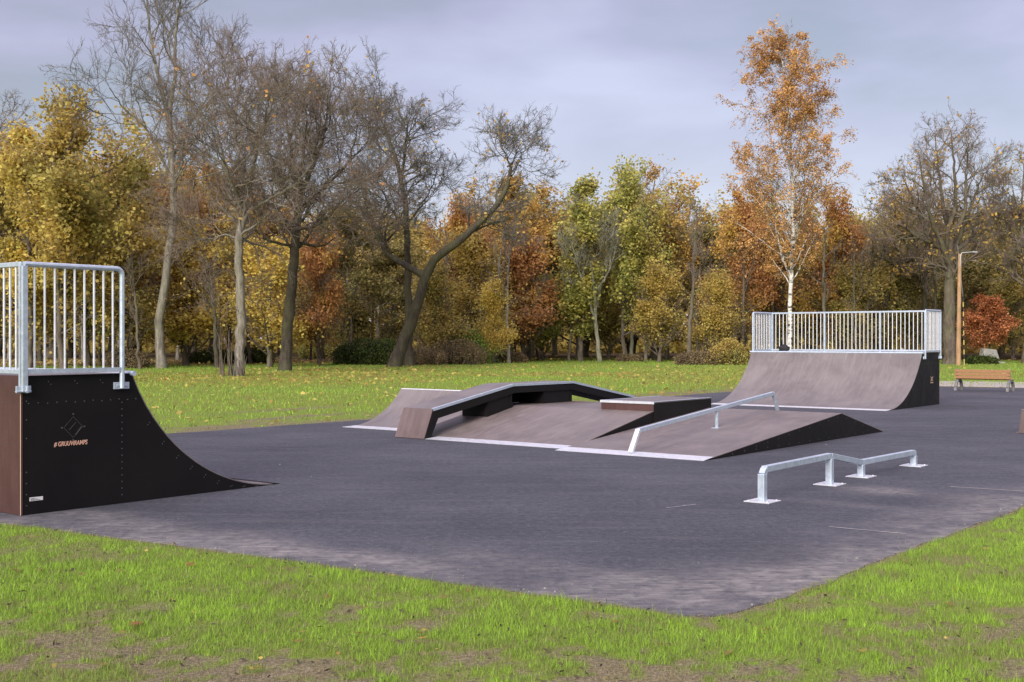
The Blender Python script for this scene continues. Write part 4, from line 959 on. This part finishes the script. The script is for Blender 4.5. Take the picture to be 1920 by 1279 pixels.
slim(38, 'slender_tree', 'grey brown trunk with sparse orange leaves rising right of the birch', 1518, 676, 330, 4, .25, 'bark_grey', 'twig_grey', leaf=dict(n=1500, sp=.25, c0=.5, c1=.6), lm=LEAF['orange'], t0=.5)

# --- leafy trees: a few meshes, each thing its own object, its own leaves and its own label
def leafy_proto(seed, H, Wd, t0, nl, sz, mode='broad'):
    k = Wd
    Ls = {'broad': [k*.75, k, k*.95, k*.75, k*.35], 'column': [k*.7, k*.75, k*.7, k*.55, k*.3], 'shrubby': [k*.95, k, k*.8, k*.6, k*.35]}[mode]
    lv = [dict(var=(.35, 1.3), M=30, t0=t0, t1=.99, ang=1.0 if mode != 'column' else .7, Labs=Ls, wig=.12, up=.06, K=8, rf=.45, S=5, rmax=.12),
          dict(M=8, t0=.2, t1=1, ang=.8, L=.5, wig=.18, up=.04, K=5, rf=.55, S=3, rmin=.016),
          dict(M=6, t0=.1, t1=1, ang=.8, L=.55, wig=.2, up=0, K=4, rf=.6, rmin=.010)]
    w, tw, lp = tree_mesh(seed, [([(0, 0, -.15), (.2, .1, H*.3), (-.1, -.1, H*.65), (.15, 0, H)], .25, .03)], lv, dict(n=nl, sp=.34, c0=.38, c1=.60, cf=.6))
    rg = np.random.default_rng(seed); V, F = tubes(w); V2, F2 = tubes(tw); V3, F3 = quads(lp, sz, .35, rg)
    t = thing('broadleaf_tree', 'x', 'tree'); a = np_mesh('trunk', V, F, M['bark_brown'], t, smooth=True); b = np_mesh('branches', V2, F2, M['twig_brown'], t, smooth=True)
    c = np_mesh('crown', V3, F3, LEAF['gold'], t, fattr={'rnd': rg.uniform(0, 1, len(F3))}); return t, H
protos = [leafy_proto(101, 12, 4.2, .12, 18000, .20), leafy_proto(102, 13, 3.4, .15, 14000, .20, 'column'), leafy_proto(103, 11, 4.4, .10, 16000, .21), leafy_proto(104, 12, 4.0, .30, 9000, .20), leafy_proto(105, 7, 3.6, .05, 12500, .18, 'shrubby'), leafy_proto(106, 13, 3.6, .25, 6000, .20)]
used = set()
def leafy(k, px, Y, ytop, leafk, label, group=None, wide=1.0, bark='bark_brown', rot=None, nm='broadleaf_tree'):
    root, H = protos[k]; Ht = CAMH+(HOR-ytop)/FPX*Y; s = Ht/(H*1.04)
    if k not in used: r = root; used.add(k); ch = list(root.children)
    else:
        r = root.copy(); COL.objects.link(r); ch = []
        for c_ in root.children: d_ = c_.copy(); COL.objects.link(d_); d_.parent = r; ch.append(d_)
    r.name = nm; r.location = ((px-960)/FPX*Y, Y, 0); r.rotation_euler = (0, 0, rot if rot is not None else random.uniform(0, 6.28)); r.scale = (s*wide, s*wide, s)
    tag(r, label, 'tree', group); 
    for key in ('group',):
        if group is None and key in r: del r[key]
    for d_ in ch:
        n_ = d_.name.split('.')[0]; sl = d_.material_slots[0]; sl.link = 'OBJECT'
        sl.material = LEAF[leafk] if n_ == 'crown' else M[bark] if n_ == 'trunk' else M['twig_brown']
    return r
A = leafy
A(0, 118, 74, 205, 'gold', 'tall golden-green maple behind the near railing, tallest leafy tree on the left', wide=.95)
A(2, 35, 80, 300, 'olive', 'olive leafy tree at the left picture edge behind the railing')
A(3, 205, 84, 235, 'gold', 'thinly leaved yellow tree between the golden maple and the tallest bare tree')
A(0, 165, 82, 345, 'green', 'yellow-green tree close behind the right half of the near railing')
A(2, 262, 88, 330, 'orange', 'orange-tinged tree behind the foot of the tallest bare tree', wide=.9)
A(4, 240, 78, 450, 'gold', 'low golden bushy tree just right of the near railing')
A(4, 350, 84, 455, 'yellow', 'bright yellow low maple between the tallest bare tree and the pale trunk', wide=1.1)
A(1, 395, 98, 330, 'rust', 'rust brown tree in the second row behind the pale trunk')
A(4, 505, 80, 480, 'yellow', 'bright yellow low maple between the pale trunk and the dark trunk', wide=1.15)
A(4, 600, 84, 470, 'orange', 'small orange and yellow maple right of the dark trunk', wide=.8)
A(2, 655, 96, 400, 'dark', 'dark olive tree left of the leaning tree', wide=1.05)
A(0, 600, 104, 440, 'dark', 'dark olive tree in the second row behind the dark trunk')
A(2, 735, 98, 470, 'dark', 'dark olive tree right behind the leaning trunk')
A(4, 812, 90, 520, 'olive', 'low olive tree under the leaning limb')
A(0, 868, 100, 385, 'orange', 'orange-brown tree directly under the curve of the leaning limb', wide=.8)
A(4, 925, 92, 545, 'yellow', 'low orange-yellow maple at the wood edge right of the dark shrubs', wide=.8)
A(3, 905, 108, 360, 'rust', 'thin rust-coloured tree behind the leaning limb')
A(1, 965, 106, 345, 'rust', 'rust-coloured tree right of the leaning limb top', wide=1.1)
A(4, 885, 98, 470, 'gold', 'golden green low tree behind the dark shrubs')
A(5, 1015, 112, 350, 'rust', 'sparse brown tree left of the yellow-green pair', wide=1.1)
A(1, 1090, 100, 350, 'green', 'left one of the two yellow-green trees in the middle of the wood edge', wide=1.15)
A(0, 1172, 102, 325, 'green', 'right and taller one of the two yellow-green trees in the middle', wide=.85)
A(4, 1020, 104, 540, 'green', 'low yellow-green tree beside the pale forked trunk')
A(4, 1140, 108, 520, 'olive', 'low olive tree behind the slender pale trees')
A(3, 1250, 108, 365, 'olive', 'thin olive tree behind the leafless snags, left of the orange tree', wide=1.05)
A(5, 1225, 118, 310, 'rust', 'bare-topped brown tree above the yellow-green trees', wide=1.1)
A(4, 1235, 98, 520, 'gold', 'low golden tree left of the upright snag')
A(4, 1345, 92, 535, 'gold', 'low golden tree between the snags and the far quarter pipe', wide=.9)
A(0, 1395, 96, 362, 'orange', 'orange tree immediately left of the birch trunk', wide=.78)
A(3, 1310, 106, 400, 'rust', 'thin brown tree behind the leaning snag')
A(0, 1568, 98, 375, 'orange', 'orange tree immediately right of the birch trunk', wide=.75)
A(4, 1440, 104, 500, 'olive', 'low olive tree behind the left part of the far railing')
A(4, 1530, 100, 490, 'gold', 'low golden tree behind the middle of the far railing')
A(2, 1640, 104, 430, 'olive', 'olive tree behind the right part of the far railing')
A(4, 1600, 96, 520, 'olive', 'low olive tree right of the grey brown trunk behind the railing')
A(4, 1710, 102, 520, 'dark', 'low dark olive tree behind the right end of the far railing')
A(2, 1800, 112, 440, 'dark', 'dark olive tree behind the wooden lamp')
A(4, 1900, 106, 540, 'olive', 'low olive tree behind the red-leaved tree')
A(0, 1960, 108, 400, 'dark', 'dark olive tree at the right picture edge')
A(1, 55, 77, 262, 'yellow', 'narrow yellow tree between the left picture edge and the golden maple')
A(3, 300, 92, 300, 'orange', 'thin orange tree right behind the bole of the tallest bare tree')
A(1, 350, 97, 330, 'gold', 'golden tree between the tallest bare tree and the pale trunk, second row')
A(3, 425, 100, 350, 'orange', 'thin orange tree right behind the pale grey trunk')
A(3, 470, 92, 400, 'yellow', 'thin yellow tree between the pale and dark trunks')
A(4, 985, 100, 470, 'orange', 'orange low tree left of the pale forked trunk')
A(3, 1470, 100, 410, 'orange', 'thin orange tree behind the birch')
# second and third rows, deep in the wood
rs = random.Random(77); kinds = ['olive', 'gold', 'rust', 'gold', 'olive', 'dark']
words = {'olive': 'olive', 'dark': 'dark olive', 'rust': 'rust brown', 'gold': 'golden brown'}
marks = [(40, 'at the left picture edge'), (110, 'behind the golden maple'), (185, 'behind the near railing'), (265, 'left of the tallest bare tree'), (340, 'right of the tallest bare tree'), (425, 'behind the pale grey trunk'), (505, 'right of the pale trunk'), (585, 'right of the dark brown trunk'), (665, 'behind the dark evergreen shrub'),
 (745, 'behind the leaning trunk'), (830, 'below the leaning limb'), (910, 'behind the fresh green shrub'), (990, 'left of the pale forked trunk'), (1070, 'behind the yellow-green trees'), (1150, 'behind the slender pale tree'), (1225, 'left of the upright snag'), (1300, 'behind the two snags'), (1375, 'behind the orange tree'),
 (1450, 'just left of the birch trunk'), (1525, 'just right of the birch trunk'), (1600, 'behind the far railing'), (1680, 'behind the second street lamp'), (1760, 'behind the big bare oak'), (1840, 'behind the wooden lamp'), (1910, 'behind the red-leaved tree'), (9999, 'at the right picture edge')]
def mark(px): return next(w for q, w in marks if px < q+38)
def third(px): return 'left' if px < 640 else 'middle' if px < 1280 else 'right'
for row, (Y0, tp) in enumerate(((118, 425), (132, 420))):
    for k in range(17):
        px = -60+k*125+rs.uniform(-35, 35)+row*60; kk = kinds[rs.randrange(6)]
        tt = tp - (60 if px < 560 else 0) + rs.uniform(-25, 30)
        A(rs.choice([0, 1, 2, 2, 4] if row else [0, 2, 3, 5, 4]), px, Y0+rs.uniform(-5, 5), tt, kk, '%s tree in the %s row of the wood, %s' % (words[kk], ('third', 'last')[row], mark(px)),
          '%s trees deep in the wood, %s' % (words[kk], third(px)), wide=rs.uniform(1.15, 1.5), bark=rs.choice(['bark_dark', 'bark_brown', 'bark_grey']))
# extra straight trunks that show dark between the foliage at eye level
tm_, _t = None, None
def trunk_only(px, Y, h, r, bark, seed):
    t = thing('slim_trunk_tree', 'slim %s trunk in the shade of the wood, %s' % ({'bark_dark': 'dark', 'bark_brown': 'brown', 'bark_grey': 'grey'}[bark], mark(px)), 'tree', ((px-960)/FPX*Y, Y, 0), 0, 'slim trunks in the shade of the wood, ' + third(px))
    w, tw, _ = tree_mesh(seed, [([(0, 0, -.1), (rs.uniform(-.3, .3), 0, h*.4), (rs.uniform(-.6, .6), .1, h)], r, .06)], bare_lv([1.5, 2.2, 1.4], 8, .4, 1, .1, .014, (4, 4, 3)))
    V, F = tubes(w); np_mesh('trunk', V, F, M[bark], t, smooth=True); V, F = tubes(tw); np_mesh('branches', V, F, M['twig_brown'], t, smooth=True)
for k, px in enumerate([20, 70, 105, 150, 185, 225, 330, 385, 575, 610, 700, 830, 935, 948, 985, 1000, 1075, 1215, 1232, 1325, 1400, 1450, 1545, 1600, 1625, 1668, 1755]):
    trunk_only(px+rs.uniform(-8, 8), rs.uniform(90, 112), rs.uniform(9, 13), rs.uniform(.13, .3), rs.choice(['bark_dark', 'bark_brown', 'bark_dark', 'bark_grey']), 300+k)
# red-leaved small tree
Y = 93.; X0 = (1853-960)/FPX*Y
plant_tree('red_leaved_tree', 'small round tree with dense copper-red leaves at the right', 'tree', X0, Y, 41, [([(0, 0, -.1), (.05, 0, 1.5), (0, 0, 3.2), (.05, 0, 5.0)], .11, .03)],
    [dict(M=34, t0=.25, t1=.98, ang=1.1, Labs=[2.0, 2.2, 1.9, 1.4, .7], wig=.1, up=.02, K=7, rf=.5, S=4, curl=-.12), dict(M=8, t0=.15, t1=1, ang=.7, L=.5, wig=.15, up=-.02, K=5, rf=.6, rmin=.01), dict(M=5, t0=.1, t1=1, ang=.7, L=.6, wig=.15, up=-.06, K=4, rf=.6, rmin=.006)],
    M['bark_brown'], M['twig_brown'], dict(n=15000, sp=.15, c0=.28, c1=.45, cf=.9), LEAF['red'], lsz=.15, flat=.3)
# far-off wood closing the view, one dense mass far behind
rg = np.random.default_rng(3); n = 70000; x = rg.uniform(-110, 110, n); y = 168+rg.normal(0, 7, n); top = 15.5+6*(fbm(x, x*0, .12, 3, 8)-.5)*2 + (4*sstep(-30, -60, x)); z = top*rg.uniform(0, 1, n)**1.25
V, F = quads(np.stack([x, y, z], -1), .95, .1, rg); tag(np_mesh('far_wood', V, F, LEAF['gold'], fattr={'rnd': rg.uniform(0, 1, n)}), 'far-off brown and olive wood closing the view behind all other trees', 'woodland', kind='stuff')

# --- shrubs
def shrub(px, py, wpx, hpx, leafk, label, seed, n=7000, sz=.11, name='shrub', twig=True, depth=.8):
    Y = CAMH*FPX/(py-HOR); X = (px-960)/FPX*Y; w = wpx/FPX*Y/2; h = hpx/FPX*Y; rg = np.random.default_rng(seed)
    t = thing(name, label, 'shrub', (X, Y, 0))
    m = 60; P = np.stack([rg.uniform(-.75, .75, m)*w, rg.uniform(-.5, .5, m)*w*depth, np.full(m, -.05)], -1); D = np.stack([rg.normal(0, .5, m), rg.normal(0, .5, m), np.ones(m)], -1)
    a, b = grow(rg, P, D, h*rg.uniform(.5, .95, m)*(1-.4*(P[:, 0]/w)**2), np.full(m, .03), 6, .15, 0, .3); q, d2, r2, t2 = kids(rg, a, b, 6, .2, 1, .7, .2)
    c_, e_ = grow(rg, q, d2, np.full(len(q), h*.35), np.full(len(q), .012), 4, .2, 0); V, F = tubes([(a, b, 4), (c_, e_, 3)]); np_mesh('stems', V, F, M['bark_dark'] if leafk != 'twiggy' else M['twig_brown'], t, smooth=True)
    i = rg.integers(0, len(c_), n); k = rg.integers(0, 4, n); p = c_[i, k]+rg.normal(0, .13, (n, 3)); p[:, 2] = np.abs(p[:, 2])
    p2 = np.stack([rg.uniform(-1, 1, n)*w, rg.uniform(-1, 1, n)*w*.5*depth, rg.uniform(0, 1, n)*h], -1); hh = h*(1-.5*(np.abs(p2[:, 0])/w)**3)*(.75+.5*fbm(p2[:, 0], p2[:, 1], 1.1, 2, seed)); p2 = p2[(p2[:, 2] < hh)]
    p = np.concatenate([p, p2]); V, F = quads(p, sz, .1, rg, 1 if leafk != 'twiggy' else .5); np_mesh('foliage', V, F, LEAF[leafk], t, fattr={'rnd': rg.uniform(0, 1, len(F))})
shrub(700, 684, 150, 50, 'shrub', 'dark green evergreen shrub left of the leaning trunk', 51, 9000)
shrub(785, 684, 110, 34, 'twiggy', 'low brown twiggy shrub under the leaning tree', 52)
shrub(850, 683, 125, 48, 'twiggy', 'wider brown shrub between the leaning tree and the orange maple', 53)
shrub(868, 681.5, 90, 66, 'bright', 'fresh green shrub standing behind the brown one', 54, 5000)
shrub(960, 680, 60, 20, 'twiggy', 'small brown shrub at the foot of the dark trunk by the orange maple', 55, 5000)
shrub(590, 668+4, 60, 34, 'green', 'light yellow-green shrub beyond the lawn, right of the dark trunk', 56, 4000)
shrub(400, 681, 110, 26, 'shrub', 'low dark shrub behind the pale trunk, on its left', 57, 4000)
shrub(478, 681, 70, 30, 'shrub', 'low dark shrub between the pale trunk and the dark trunk', 58, 4000)
shrub(240, 690, 75, 38, 'twiggy', 'brown twiggy shrub just right of the near railing', 59, 5000)
shrub(1310, 684, 90, 26, 'twiggy', 'brown bramble at the foot of the two snags', 60, 5000)
shrub(1365, 684, 70, 50, 'gold', 'low golden shrub left of the far quarter pipe', 61, 3500)
shrub(1840, 683, 62, 16, 'shrub', 'flat dark green shrub behind the bench', 62, 3500)
shrub(1180, 678, 50, 14, 'twiggy', 'small brown bush at the foot of the two-stemmed tree', 63, 2500)
